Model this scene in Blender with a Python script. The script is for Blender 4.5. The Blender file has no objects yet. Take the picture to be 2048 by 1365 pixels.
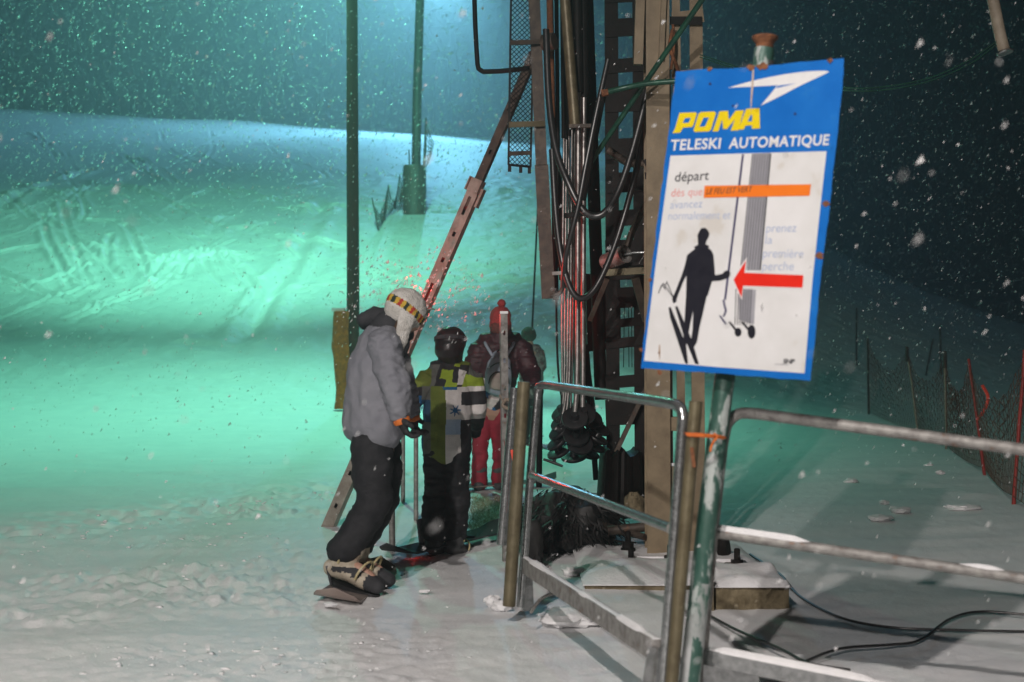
import bpy, bmesh, math, random
import numpy as np
from mathutils import Vector, Matrix
R = math.radians
scene = bpy.context.scene
COL = scene.collection
random.seed(7)

# ------------------------------------------------------------------ camera, world, lamps, exposure
F, CZ = 2844.4, 1.33                     # focal length in photo pixels, eye height in metres
HAZE = 0.009
cam_d = bpy.data.cameras.new("camera")
cam = bpy.data.objects.new("camera", cam_d)
COL.objects.link(cam)
cam.location = (0, 0, CZ)
cam.rotation_euler = (R(90), 0, 0)
cam_d.lens, cam_d.sensor_width = 50, 36
cam_d.clip_start, cam_d.clip_end = 0.05, 900
cam_d.dof.use_dof = True
cam_d.dof.focus_distance = 9.6
cam_d.dof.aperture_fstop = 2.8
scene.camera = cam
scene.view_settings.view_transform = 'Standard'
scene.view_settings.look = 'None'
scene.view_settings.gamma = 1
scene.view_settings.exposure = 0.0

world = bpy.data.worlds.new("World")
scene.world = world
world.use_nodes = True
bgn = world.node_tree.nodes['Background']
bgn.inputs['Color'].default_value = (0.10, 0.22, 0.26, 1)     # clouded night sky
bgn.inputs['Strength'].default_value = 0.003

def lamp(name, kind, loc, power, color, radius=0.2, aim=None, angle=None, blend=0.5):
    d = bpy.data.lights.new(name, kind)
    d.energy, d.color = power, color
    d.shadow_soft_size = radius
    o = bpy.data.objects.new(name, d)
    COL.objects.link(o)
    o.location = loc
    if aim is not None:
        o.rotation_euler = (Vector(aim) - Vector(loc)).to_track_quat('-Z', 'Y').to_euler()
    if kind == 'SPOT':
        d.spot_size, d.spot_blend = R(angle), blend
    return o

GREEN, BLUE, WARM = (0.25, 1.0, 0.66), (0.25, 0.70, 1.0), (1.0, 0.915, 0.87)
lamp("green_floodlight", 'SPOT', (-2.9, 22.3, 10.5), 25000, GREEN, 0.12, (-10.0, 47.0, 6.9), 86, 1.0)
lamp("green_rim_fill", 'POINT', (-2.9, 21.8, 10.2), 480, GREEN, 0.08)  # added unseen point light, gives rails and people green rims
lamp("green_mast_lamp", 'SPOT', (-2.9, 21.9, 10.3), 5000, GREEN, 0.12, (-5.6, 20.8, 0), 116, 0.85)
lamp("blue_floodlight", 'SPOT', (-4.0, 92, 27.0), 36000, BLUE, 0.3, (-22, 74, 3), 132, 0.7)
lamp("station_floodlight", 'SPOT', (-5.1, -13, 7.2), 7500, WARM, 0.12, (-0.2, 7.2, 0.4), 44, 0.6)
lamp("near_snow_fill", 'SPOT', (-1.6, 0.2, 6.0), 1400, WARM, 0.06, (-0.1, 6.5, 0.0), 62, 0.6)  # added fill above the camera, brightens the near snow; no hut stands there

scene.cycles.use_denoising = True
scene.cycles.denoiser = 'OPENIMAGEDENOISE'
scene.cycles.denoising_prefilter = 'ACCURATE'
scene.cycles.max_bounces = 6
scene.cycles.diffuse_bounces = 3
scene.cycles.glossy_bounces = 3
scene.cycles.transmission_bounces = 2
scene.cycles.volume_bounces = 0
scene.cycles.sample_clamp_indirect = 4
scene.cycles.caustics_reflective = False
scene.cycles.caustics_refractive = False

# ------------------------------------------------------------------ helpers
def P(px, py, Y):
    """the point at depth Y that a photo position looks at"""
    return Vector(((px - 1024) * Y / F, Y, CZ - (py - 682.5) * Y / F))

def h3(ix, iy, iz):
    n = (ix.astype(np.int64) * 374761393 + iy.astype(np.int64) * 668265263 + iz.astype(np.int64) * 2147483647) & 0xffffffff
    n = ((n ^ (n >> 13)) * 1274126177) & 0xffffffff
    n = ((n ^ (n >> 16)) * 2246822519) & 0xffffffff
    return ((n ^ (n >> 15)) & 0xffff) / 65535.0

def vn3(x, y, z):
    x, y, z = np.broadcast_arrays(x, y, z)
    ix, iy, iz = np.floor(x), np.floor(y), np.floor(z)
    fx, fy, fz = x - ix, y - iy, z - iz
    fx, fy, fz = [f * f * (3 - 2 * f) for f in (fx, fy, fz)]
    r = 0
    for a in (0, 1):
        for b in (0, 1):
            for c in (0, 1):
                w = (fx if a else 1 - fx) * (fy if b else 1 - fy) * (fz if c else 1 - fz)
                r = r + w * h3(ix + a, iy + b, iz + c)
    return r * 2 - 1

def fbm(x, y, z=0.0, o=4, g=0.5):
    x = np.asarray(x, float); y = np.asarray(y, float); z = np.asarray(z, float)
    r, a = 0, 1.0
    for i in range(o):
        r = r + a * vn3(x * 2 ** i + 17.3 * i, y * 2 ** i + 5.1 * i, z * 2 ** i + 3.7 * i)
        a *= g
    return r

def sstep(a, b, x):
    t = np.clip((np.asarray(x, float) - a) / (b - a), 0, 1)
    return t * t * (3 - 2 * t)

def nd(nt, kind, **kw):
    n = nt.nodes.new(kind)
    for k, v in kw.items():
        setattr(n, k, v)
    return n

def pm(name, c1, c2=None, scale=8.0, rough=0.6, metal=0.0, bump=0.0, bscale=40.0, stretch=(1, 1, 1), sharp=False, c3=None, spec=0.5, pos=(0.38, 0.62), p3=0.72):
    """a procedural surface: two (or three) colours mixed by noise, with bump"""
    m = bpy.data.materials.new(name)
    m.use_nodes = True
    nt = m.node_tree
    b = nt.nodes['Principled BSDF']
    b.inputs['Roughness'].default_value = rough
    b.inputs['Metallic'].default_value = metal
    b.inputs['Specular IOR Level'].default_value = spec
    tc = nd(nt, 'ShaderNodeTexCoord')
    mp = nd(nt, 'ShaderNodeMapping')
    mp.inputs['Scale'].default_value = stretch
    nt.links.new(tc.outputs['Object'], mp.inputs['Vector'])
    if c2 is None:
        c2 = tuple(c * 0.72 for c in c1)
    nz = nd(nt, 'ShaderNodeTexNoise')
    nz.inputs['Scale'].default_value = scale
    nz.inputs['Detail'].default_value = 5
    nz.inputs['Roughness'].default_value = 0.62
    nt.links.new(mp.outputs[0], nz.inputs['Vector'])
    cr = nd(nt, 'ShaderNodeValToRGB')
    e = cr.color_ramp.elements
    e[0].position, e[1].position = (0.49, 0.53) if sharp else pos
    e[0].color, e[1].color = (*c1, 1), (*c2, 1)
    if c3 is not None:
        x = e.new(p3); x.color = (*c3, 1)
    nt.links.new(nz.outputs['Fac'], cr.inputs['Fac'])
    nt.links.new(cr.outputs['Color'], b.inputs['Base Color'])
    if bump > 0:
        n2 = nd(nt, 'ShaderNodeTexNoise')
        n2.inputs['Scale'].default_value = bscale
        n2.inputs['Detail'].default_value = 4
        nt.links.new(mp.outputs[0], n2.inputs['Vector'])
        bp = nd(nt, 'ShaderNodeBump')
        bp.inputs['Strength'].default_value = bump
        bp.inputs['Distance'].default_value = 0.01
        nt.links.new(n2.outputs['Fac'], bp.inputs['Height'])
        nt.links.new(bp.outputs['Normal'], b.inputs['Normal'])
    return m

M = {}
M['snow'] = pm('snow', (0.86, 0.86, 0.86), (0.80, 0.81, 0.82), 3, 0.55, bump=0.35, bscale=60, spec=0.35)
M['snowcap'] = pm('fresh_snow', (0.86, 0.86, 0.86), (0.80, 0.80, 0.81), 20, 0.6, bump=0.5, bscale=60, spec=0.3)
M['galv'] = pm('galvanised_steel', (0.42, 0.43, 0.43), (0.27, 0.28, 0.28), 35, 0.24, 0.85, 0.15, 60)
M['galv_dull'] = pm('dull_galvanised_steel', (0.36, 0.35, 0.33), (0.20, 0.19, 0.18), 22, 0.6, 0.35, 0.2, 60, c3=(0.22, 0.12, 0.07))
M['chrome'] = pm('polished_rod', (0.46, 0.44, 0.42), (0.30, 0.28, 0.27), 30, 0.42, 0.85, 0.05, 80)
M['olive'] = pm('olive_paint', (0.17, 0.145, 0.085), (0.11, 0.09, 0.05), 14, 0.45, 0.3, 0.15, 40)
M['pylon'] = pm('khaki_tower_paint', (0.25, 0.19, 0.115), (0.18, 0.135, 0.08), 9, 0.55, 0.0, 0.15, 30, c3=(0.14, 0.085, 0.05))
M['darksteel'] = pm('dark_steel', (0.012, 0.010, 0.009), (0.006, 0.0055, 0.005), 12, 0.6, 0.0, 0.2, 40, spec=0.2)
M['brownsteel'] = pm('brown_weathered_steel', (0.10, 0.075, 0.055), (0.045, 0.035, 0.028), 12, 0.6, 0.2, 0.25, 40, c3=(0.13, 0.06, 0.03))
M['rust'] = pm('rust', (0.26, 0.10, 0.04), (0.12, 0.045, 0.02), 30, 0.85, 0, 0.4, 80)
M['rubber'] = pm('black_rubber', (0.012, 0.012, 0.013), (0.022, 0.022, 0.023), 20, 0.35, 0, 0.1, 60)
M['hose'] = pm('black_hose', (0.010, 0.010, 0.011), (0.018, 0.018, 0.018), 20, 0.36, 0, 0.05, 60, spec=1.0)
M['polewood'] = pm('mossy_wood_pole', (0.09, 0.035, 0.018), (0.045, 0.018, 0.010), 10, 0.85, 0, 0.5, 40, (1, 1, 0.15), c3=(0.12, 0.06, 0.035))
M['foam'] = pm('brown_padding', (0.58, 0.17, 0.018), (0.34, 0.09, 0.014), 14, 0.9, 0, 0.6, 30, c3=(0.36, 0.18, 0.06))
M['greenpaint'] = pm('chipped_green_paint', (0.022, 0.085, 0.062), (0.05, 0.12, 0.095), 16, 0.45, 0.1, 0.3, 60, (1, 1, 0.4), c3=(0.42, 0.47, 0.45), pos=(0.36, 0.52), p3=0.57)
M['greenpipe'] = pm('green_pipe_paint', (0.02, 0.10, 0.06), (0.012, 0.06, 0.04), 12, 0.35, 0.2, 0.1)
M['signblue'] = pm('blue_enamel', (0.006, 0.135, 0.50), (0.010, 0.16, 0.55), 6, 0.28, 0, 0.08, 12, c3=(0.03, 0.20, 0.52), p3=.70)
M['signwhite'] = pm('white_enamel', (0.75, 0.75, 0.75), (0.68, 0.68, 0.67), 5, 0.3, 0, 0.06, 14, c3=(0.62, 0.60, 0.56), p3=.68)
M['yellow'] = pm('yellow_print', (0.80, 0.62, 0.01), (0.76, 0.58, 0.01), 20, 0.3)
M['white'] = pm('white_print', (0.76, 0.76, 0.76), (0.72, 0.72, 0.72), 20, 0.3)
M['ink'] = pm('black_print', (0.012, 0.012, 0.02), (0.018, 0.018, 0.026), 20, 0.35)
M['navy'] = pm('navy_print', (0.03, 0.025, 0.10), (0.035, 0.03, 0.11), 20, 0.35)
M['greyprint'] = pm('grey_print', (0.36, 0.36, 0.39), (0.33, 0.33, 0.36), 20, 0.35)
M['paleblue'] = pm('faded_blue_print', (0.36, 0.44, 0.62), (0.42, 0.49, 0.64), 60, 0.35)
M['palered'] = pm('faded_red_print', (0.72, 0.22, 0.20), (0.74, 0.30, 0.28), 60, 0.35)
M['redprint'] = pm('red_print', (0.78, 0.025, 0.012), (0.74, 0.022, 0.012), 10, 0.3)
M['tapeorange'] = pm('orange_tape', (0.85, 0.20, 0.012), (0.83, 0.185, 0.012), 10, 0.4)
M['twine'] = pm('orange_twine', (0.75, 0.19, 0.03), (0.6, 0.13, 0.02), 60, 0.7, 0, 0.4, 200)
M['concrete'] = pm('mossy_concrete', (0.22, 0.18, 0.11), (0.11, 0.085, 0.045), 16, 0.9, 0, 0.8, 50, c3=(0.30, 0.26, 0.18))
M['net'] = pm('orange_brown_netting', (0.12, 0.055, 0.025), (0.07, 0.04, 0.022), 4, 0.8)
M['netdark'] = pm('dark_netting', (0.06, 0.05, 0.04), (0.03, 0.03, 0.025), 4, 0.8)
M['redpole'] = pm('red_pole_paint', (0.38, 0.03, 0.02), (0.28, 0.025, 0.02), 8, 0.4)
M['bamboo'] = pm('pale_pole', (0.34, 0.29, 0.22), (0.22, 0.18, 0.13), 8, 0.6)
M['skin'] = pm('skin', (0.50, 0.30, 0.22), (0.46, 0.26, 0.19), 12, 0.55, 0, 0.05, 90)
M['eye'] = pm('eye', (0.05, 0.035, 0.03), (0.03, 0.02, 0.02), 30, 0.15)
M['lip'] = pm('lips', (0.42, 0.17, 0.14), (0.38, 0.15, 0.13), 30, 0.45)

class MB:
    def __init__(s):
        s.v, s.f, s.m = [], [], []
    def add(s, vs, fs, mi=0):
        o = len(s.v)
        s.v.extend([tuple(v) for v in vs])
        s.f.extend([tuple(i + o for i in f) for f in fs])
        s.m.extend([mi] * len(fs))
    def box(s, c, size, mi=0, rot=None):
        c = Vector(c); h = [x / 2 for x in size]
        vs = []
        for x in (-1, 1):
            for y in (-1, 1):
                for z in (-1, 1):
                    p = Vector((x * h[0], y * h[1], z * h[2]))
                    if rot is not None: p = rot @ p
                    vs.append(c + p)
        s.add(vs, [(0, 1, 3, 2), (4, 6, 7, 5), (0, 4, 5, 1), (2, 3, 7, 6), (0, 2, 6, 4), (1, 5, 7, 3)], mi)
    def bar(s, a, b, w, d, n, mi=0):
        """a box from a to b, w wide, d deep along n"""
        a, b = Vector(a), Vector(b); t = (b - a).normalized()
        n = (Vector(n) - t * t.dot(Vector(n))).normalized(); u = t.cross(n)
        vs = []
        for e in (a, b):
            for (i, j) in ((-1, -1), (1, -1), (1, 1), (-1, 1)):
                vs.append(e + u * (i * w / 2) + n * (j * d / 2))
        s.add(vs, [(3, 2, 1, 0), (4, 5, 6, 7), (0, 1, 5, 4), (1, 2, 6, 5), (2, 3, 7, 6), (3, 0, 4, 7)], mi)
    def tube(s, pts, r, seg=10, mi=0, cap=True):
        pts = [Vector(p) for p in pts]
        n = len(pts)
        rs = r if isinstance(r, (list, tuple)) else [r] * n
        up = Vector((0, 0, 1))
        t0 = (pts[1] - pts[0]).normalized()
        if abs(t0.dot(up)) > 0.9: up = Vector((1, 0, 0))
        a = t0.cross(up).normalized()
        vs = []
        for i, p in enumerate(pts):
            t = (pts[min(i + 1, n - 1)] - pts[max(i - 1, 0)]).normalized()
            a = (a - t * t.dot(a)).normalized(); b = t.cross(a)
            for k in range(seg):
                th = 2 * math.pi * k / seg
                vs.append(p + a * (rs[i] * math.cos(th)) + b * (rs[i] * math.sin(th)))
        fs = []
        for i in range(n - 1):
            for k in range(seg):
                fs.append((i * seg + k, i * seg + (k + 1) % seg, (i + 1) * seg + (k + 1) % seg, (i + 1) * seg + k))
        if cap:
            fs.append(tuple(range(seg - 1, -1, -1)))
            fs.append(tuple((n - 1) * seg + k for k in range(seg)))
        s.add(vs, fs, mi)
    def lathe(s, prof, org, axis, seg=24, mi=0):
        """prof: (radius, height) pairs round an axis"""
        org, ax = Vector(org), Vector(axis).normalized()
        a = ax.orthogonal().normalized(); b = ax.cross(a)
        vs, fs = [], []
        for (r, h) in prof:
            for k in range(seg):
                th = 2 * math.pi * k / seg
                vs.append(org + ax * h + a * (r * math.cos(th)) + b * (r * math.sin(th)))
        for i in range(len(prof) - 1):
            for k in range(seg):
                fs.append((i * seg + k, i * seg + (k + 1) % seg, (i + 1) * seg + (k + 1) % seg, (i + 1) * seg + k))
        fs.append(tuple(range(seg - 1, -1, -1)))
        fs.append(tuple((len(prof) - 1) * seg + k for k in range(seg)))
        s.add(vs, fs, mi)
    def build(s, name, mats, parent=None, smooth=False, origin=None):
        if not isinstance(mats, (list, tuple)): mats = [mats]
        if origin is None:
            origin = Vector(ORG.get(parent.name, (0, 0, 0))) if parent is not None else Vector((0, 0, 0))
        me = bpy.data.meshes.new(name)
        me.from_pydata([tuple(Vector(v) - origin) for v in s.v], [], s.f)
        for m in mats: me.materials.append(m)
        me.polygons.foreach_set('material_index', s.m)
        if smooth: shade(me)
        me.update()
        o = bpy.data.objects.new(name, me)
        COL.objects.link(o)
        if parent is not None:
            o.parent = parent
        else:
            o.location = origin
        ORG[o.name] = tuple(origin)
        return o

ORG = {}
def shade(me, ang=50):
    me.polygons.foreach_set('use_smooth', [True] * len(me.polygons))
    try:
        me.set_sharp_from_angle(angle=R(ang))
    except Exception:
        pass

def tag(o, label, cat, group=None):
    o['label'] = label; o['category'] = cat
    if group: o['group'] = group
    return o

def thing(name, label, cat, loc, group=None):
    o = bpy.data.objects.new(name, None)
    COL.objects.link(o)
    o.location = loc; o.empty_display_size = 0.1
    ORG[o.name] = tuple(loc)
    return tag(o, label, cat, group)

def np_mesh(name, V, Fq, mats, smooth=True, loc=(0, 0, 0), parent=None, mi=None):
    me = bpy.data.meshes.new(name)
    V = np.asarray(V, np.float32) - np.asarray(loc, np.float32)
    Fq = np.asarray(Fq, np.int32)
    k = Fq.shape[1]
    me.vertices.add(len(V)); me.vertices.foreach_set('co', V.ravel())
    me.loops.add(Fq.size); me.loops.foreach_set('vertex_index', Fq.ravel())
    me.polygons.add(len(Fq))
    me.polygons.foreach_set('loop_start', np.arange(0, Fq.size, k, dtype=np.int32))
    if not isinstance(mats, (list, tuple)): mats = [mats]
    for m in mats: me.materials.append(m)
    if mi is not None: me.polygons.foreach_set('material_index', np.asarray(mi, np.int32))
    me.polygons.foreach_set('use_smooth', np.full(len(Fq), smooth))
    me.update(calc_edges=True)
    o = bpy.data.objects.new(name, me)
    COL.objects.link(o)
    if parent is None: o.location = loc
    else: o.parent = parent
    ORG[o.name] = tuple(loc)
    return o

def copy_tree(o, parent=None):
    c = o.copy(); COL.objects.link(c); c.parent = parent
    for ch in list(o.children): copy_tree(ch, c)
    return c

def spline(pts, n=8):
    """Catmull-Rom through the points"""
    pts = [Vector(p) for p in pts]
    q = [pts[0] * 2 - pts[1]] + pts + [pts[-1] * 2 - pts[-2]]
    out = []
    for i in range(1, len(q) - 2):
        a, b, c, d = q[i - 1:i + 3]
        for k in range(n):
            t = k / n
            out.append(0.5 * ((2 * b) + (c - a) * t + (2 * a - 5 * b + 4 * c - d) * t * t + (3 * b - a - 3 * c + d) * t ** 3))
    out.append(pts[-1])
    return out

# ------------------------------------------------------------------ snow ground, hill, sky haze
PY = np.array([-60, 0, 10, 14, 18, 22, 25, 29, 34, 40, 46, 52, 60, 75, 90, 100, 106, 115, 130, 400.])
PZ = np.array([0, 0, 0, 0.0, 0.05, 0.25, 0.55, 1.25, 2.55, 4.45, 6.0, 7.05, 8.35, 11.0, 13.9, 15.7, 16.2, 16.0, 15.0, 14.0])
_yy = np.arange(-70, 410, 0.25)
_zz = np.interp(_yy, PY, PZ)
_k = np.hanning(19); _k /= _k.sum()
_zz = np.convolve(np.pad(_zz, 9, mode='edge'), _k, mode='valid')

def gz(x, y):
    x = np.asarray(x, float); y = np.asarray(y, float)
    z = np.interp(y, _yy, _zz)
    side = sstep(0.04, 0.42, x / np.maximum(y, 8))
    z = z * (1 - 0.80 * side)
    z = z - 0.054 * x * sstep(46, 100, y) * (x < 40)
    z = z + 0.22 * sstep(24, 40, y) * fbm(x / 9.0, y / 9.0, 1.0, 2)
    return z

_GY = np.concatenate([np.arange(2.0, 30, 0.02), np.arange(30, 110, 0.1)])
def G(px, py, guess=10.0):
    """where the line of sight through a photo position meets the ground"""
    X_ = (px - 1024) * _GY / F
    Z_ = CZ - (py - 682.5) * _GY / F
    zg = gz(X_, _GY)
    hit = np.nonzero(Z_ <= zg)[0]
    i = hit[0] if len(hit) else len(_GY) - 1
    return Vector((X_[i], _GY[i], zg[i]))

rng = np.random.default_rng(3)
rows = [-14, -8, -4, -1, 0.6, 1.4]
y = 2.0
while y < 112:
    rows.append(y)
    y += min(max(y * y / 1890 * 1.5, 0.008), 0.06 if y < 50 else 0.18)
rows += list(np.arange(112, 135, 1.0))
rows = np.array(rows)
u_in = np.linspace(-1, 1, 820)
u_out = np.array([1.06, 1.2, 1.5, 2.0, 3.0, 4.5])
uu = np.concatenate([-u_out[::-1], u_in, u_out])
YY, UU = np.meshgrid(rows, uu, indexing='ij')
XX = UU * (2.2 + 0.50 * np.maximum(YY, 0))
ZZ = gz(XX, YY)
# trodden crust in the foreground left of the queue, wind-smoothed elsewhere
edge = 9.5 + (XX + 3.4) * 1.6
crust = sstep(0.5, -1.0, XX + 0.05 * YY) * sstep(0.8, -0.4, YY - edge - 1.0 * fbm(XX * 0.7, YY * 0.7, 4.0, 2)) * sstep(2.2, -0.3, XX - 0.12 * YY)
low = fbm(XX * 0.35 + 3, YY * 0.5, 2.0, 3)
streak = fbm(XX * 0.9 + 0.35 * YY, YY * 3.2 - XX * 0.7, 7.0, 3)
lump = fbm(XX * 8.5, YY * 9.5, 9.0, 3)
fine = fbm(XX * 21, YY * 26, 5.0, 2)
mask_l = sstep(-0.55, 0.75, fbm(XX * 0.8 + 0.3 * YY, YY * 1.9, 11.0, 3))
ZZ += 0.035 * low * sstep(26, 6, YY)
ZZ += crust * (0.009 * streak + mask_l * (0.036 * np.maximum(lump, 0) + 0.016 * fine) + 0.005 * fine)
ZZ += (1 - crust) * sstep(30, 12, YY) * (0.010 * streak + 0.003 * fine)
ZZ += 0.05 * np.maximum(fbm(XX * 3.2, YY * 3.4, 21.0, 3) - 0.25, 0) * sstep(2.0, 3.2, XX - 0.1 * YY) * sstep(16, 9, YY)
# churned rim where the crust ends
rim = np.exp(-((YY - edge - 0.6) / 1.2) ** 2) * sstep(1, -0.5, XX)
ZZ += rim * (0.028 * fbm(XX * 9, YY * 8, 13.0, 2))
# ski tracks: arcs carved into the piste
def carve(pts, w, depth):
    global ZZ
    pts = [Vector(p) for p in pts]
    xs = [p.x for p in pts]; ys = [p.y for p in pts]
    sel = (XX > min(xs) - 1) & (XX < max(xs) + 1) & (YY > min(ys) - 1) & (YY < max(ys) + 1)
    if not sel.any(): return
    sx, sy = XX[sel], YY[sel]
    d2 = np.full(sx.shape, 1e9)
    for a, b in zip(pts[:-1], pts[1:]):
        dx, dy = b.x - a.x, b.y - a.y
        L = dx * dx + dy * dy + 1e-9
        t = np.clip(((sx - a.x) * dx + (sy - a.y) * dy) / L, 0, 1)
        d2 = np.minimum(d2, (sx - a.x - t * dx) ** 2 + (sy - a.y - t * dy) ** 2)
    d = np.sqrt(d2)
    rag = np.clip(0.75 + 0.9 * fbm(sx * 0.5, sy * 0.5, 1.0, 2), 0.1, 1.6) * (1 + 0.3 * fbm(sx * 6, sy * 6, 1.0, 1))
    ZZ[sel] += depth * rag * (-np.exp(-(d / w) ** 2) + 0.75 * np.exp(-((d - 2.0 * w) / w) ** 2))
TR = [((650, 400), (600, 500), (540, 590), (470, 690), (380, 760)), ((690, 400), (640, 480), (560, 600), (500, 700)),
      ((0, 420), (80, 375), (180, 340)), ((10, 440), (100, 400), (250, 360)), ((85, 430), (95, 490), (130, 540), (160, 560)),
      ((90, 440), (150, 480), (200, 520), (240, 560)), ((220, 470), (215, 520), (240, 550)), ((250, 450), (290, 540), (305, 560)),
      ((320, 430), (390, 470), (440, 510), (520, 560)), ((400, 490), (370, 520), (360, 560)), ((450, 520), (490, 560), (510, 590), (470, 640)),
      ((400, 520), (440, 570), (470, 580)), ((160, 290), (200, 300), (290, 320), (300, 345)), ((320, 250), (340, 300), (430, 340)),
      ((400, 310), (500, 350), (560, 360)), ((560, 310), (650, 350), (600, 370)), ((140, 380), (170, 410), (165, 440)),
      ((480, 380), (580, 410), (640, 430)), ((330, 420), (420, 380), (470, 390)), ((220, 760), (225, 820), (240, 850)),
      ((30, 740), (45, 780), (50, 830)), ((60, 850), (90, 880), (160, 930)), ((0, 720), (20, 800), (10, 860)),
      ((0, 640), (100, 600), (200, 570)), ((60, 690), (160, 640), (250, 600)), ((300, 560), (330, 520), (380, 500)),
      ((480, 700), (400, 760), (380, 850)), ((100, 960), (60, 910), (90, 850)), ((180, 850), (210, 900), (180, 940)),
      ((540, 470), (480, 480), (430, 500)), ((470, 280), (560, 300), (640, 300)), ((520, 400), (440, 440), (420, 470)),
      ((0, 480), (60, 460), (110, 430)), ((130, 300), (150, 340), (175, 350)), ((420, 260), (425, 300), (400, 330))]
rr = random.Random(5)
TR = [t for t in TR if max(p[1] for p in t) < 700 or t is TR[0]]
for k in range(34):
    cx, cy = rr.uniform(-20, 660), rr.uniform(265, 600)
    a = rr.gauss(0.55, 0.35) * (1 if rr.random() < .7 else -1); L = rr.uniform(50, 170); bend = rr.uniform(-22, 22)
    TR.append(((cx - L * math.cos(a), cy - L * math.sin(a) * 0.6), (cx - bend * .2, cy + bend), (cx + L * math.cos(a), cy + L * math.sin(a) * 0.6)))
    if rr.random() < .5: TR.append(tuple((x + 14, y + 3) for x, y in TR[-1]))
TR = [tuple((x, min(max(y, 262), 690)) for x, y in t) for t in TR]
for i, t in enumerate(TR):
    q = [G(*p) for p in t]
    q = spline(q, 6)
    wid = 0.075 if i > 1 else 0.20
    carve(q, wid, (0.046 if i > 1 else 0.11) * float(sstep(20, 38, q[0].y) + .04))
ZZ += sstep(18, 26, YY) * sstep(70, 50, YY) * (0.016 * fbm(XX * 2.6 + YY * .4, YY * 1.7 - XX * .5, 51.0, 3) + 0.010 * fbm(XX * 7, YY * 5, 53.0, 1))
# scattered crumbs and churned patches on the piste
churn = sstep(0.15, 0.7, fbm(XX * 0.28, YY * 0.20, 31.0, 3)) * sstep(24, 30, YY) * sstep(60, 48, YY)
ZZ += churn * 0.055 * fbm(XX * 2.4, YY * 1.7, 33.0, 3)
nr, nc = ZZ.shape
idx = np.arange(nr * nc).reshape(nr, nc)
FQ = np.stack([idx[:-1, :-1], idx[:-1, 1:], idx[1:, 1:], idx[1:, :-1]], -1).reshape(-1, 4)
ground = np_mesh('snow_ground', np.stack([XX, YY, ZZ], -1).reshape(-1, 3), FQ, M['snow'])
ground['kind'] = 'structure'

# crumbs of broken snow thrown up over the trodden crust and along the piste edge
rc = np.random.default_rng(8)
n_ = 36000
cy = 3.2 * (13.5 / 3.2) ** rc.random(n_)
cx = (rc.random(n_) * 2 - 1) * (0.6 + 0.42 * cy)
ce = 9.5 + (cx + 3.4) * 1.6
band = fbm(cx * 0.55 + 0.25 * cy, cy * 2.6 - cx * 0.8, 41.0, 3)
den = sstep(-0.05, 0.65, band) * sstep(0.6, -0.6, cy - ce) * sstep(0.2, -0.9, cx + 0.03 * cy)
den = np.maximum(den * 0.5, 0.6 * np.exp(-((cy - ce - 0.3 * band) / 0.35) ** 2) * (cx < -0.7))
den = np.maximum(den, 0.012 * (cx < 0.3))
keep = rc.random(n_) < den
cx, cy = cx[keep], cy[keep]; n_ = len(cx)
cz = gz(cx, cy)
fi = np.clip(np.searchsorted(rows, cy) - 1, 0, nr - 2)
ui = np.clip(np.searchsorted(uu, cx / (2.2 + 0.5 * cy)) - 1, 0, nc - 2)
cz = ZZ[fi, ui]
bmi = bmesh.new(); bmesh.ops.create_icosphere(bmi, subdivisions=1, radius=1.0)
IV = np.array([v.co[:] for v in bmi.verts]); IF = np.array([[v.index for v in f.verts] for f in bmi.faces]); bmi.free()
sz = (0.0018 + 0.008 * rc.random(n_) ** 5) * (0.7 + cy / 14)
jit = 1 + 0.45 * rc.normal(size=(n_, len(IV), 1))
CV = IV[None] * np.clip(jit, .4, 1.7) * sz[:, None, None] * np.array([1.5, 1.2, 0.7]) + np.stack([cx, cy, cz + sz * 0.10], -1)[:, None]
crumbs = np_mesh('snow_crumbs', CV.reshape(-1, 3), (np.arange(n_)[:, None, None] * len(IV) + IF[None]).reshape(-1, 3), M['snow'], smooth=True)
crumbs['kind'] = 'stuff'
tag(crumbs, 'crumbs of broken snow scattered over the trodden foreground', 'snow crumbs')

# wooded hill beyond the crest
hy = np.linspace(125, 420, 70); hx = np.linspace(-260, 260, 90)
HY, HX = np.meshgrid(hy, hx, indexing='ij')
def hz(x, y):
    return 12 + (y - 125) * 0.42 + 6 * fbm(np.asarray(x) / 60.0, np.asarray(y) / 60.0, 2.0, 3) - 0.03 * np.asarray(x)
HZ = hz(HX, HY)
ih = np.arange(HZ.size).reshape(HZ.shape)
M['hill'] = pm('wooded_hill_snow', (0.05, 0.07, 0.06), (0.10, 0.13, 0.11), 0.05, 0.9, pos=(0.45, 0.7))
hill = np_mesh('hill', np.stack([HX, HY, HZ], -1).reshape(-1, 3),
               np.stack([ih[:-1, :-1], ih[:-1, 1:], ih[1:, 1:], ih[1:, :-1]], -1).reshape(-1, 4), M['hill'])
hill['kind'] = 'structure'
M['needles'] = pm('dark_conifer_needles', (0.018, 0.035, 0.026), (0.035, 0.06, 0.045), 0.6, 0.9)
fv, ff = [], []
rf = np.random.default_rng(11)
n_t = 0
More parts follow.
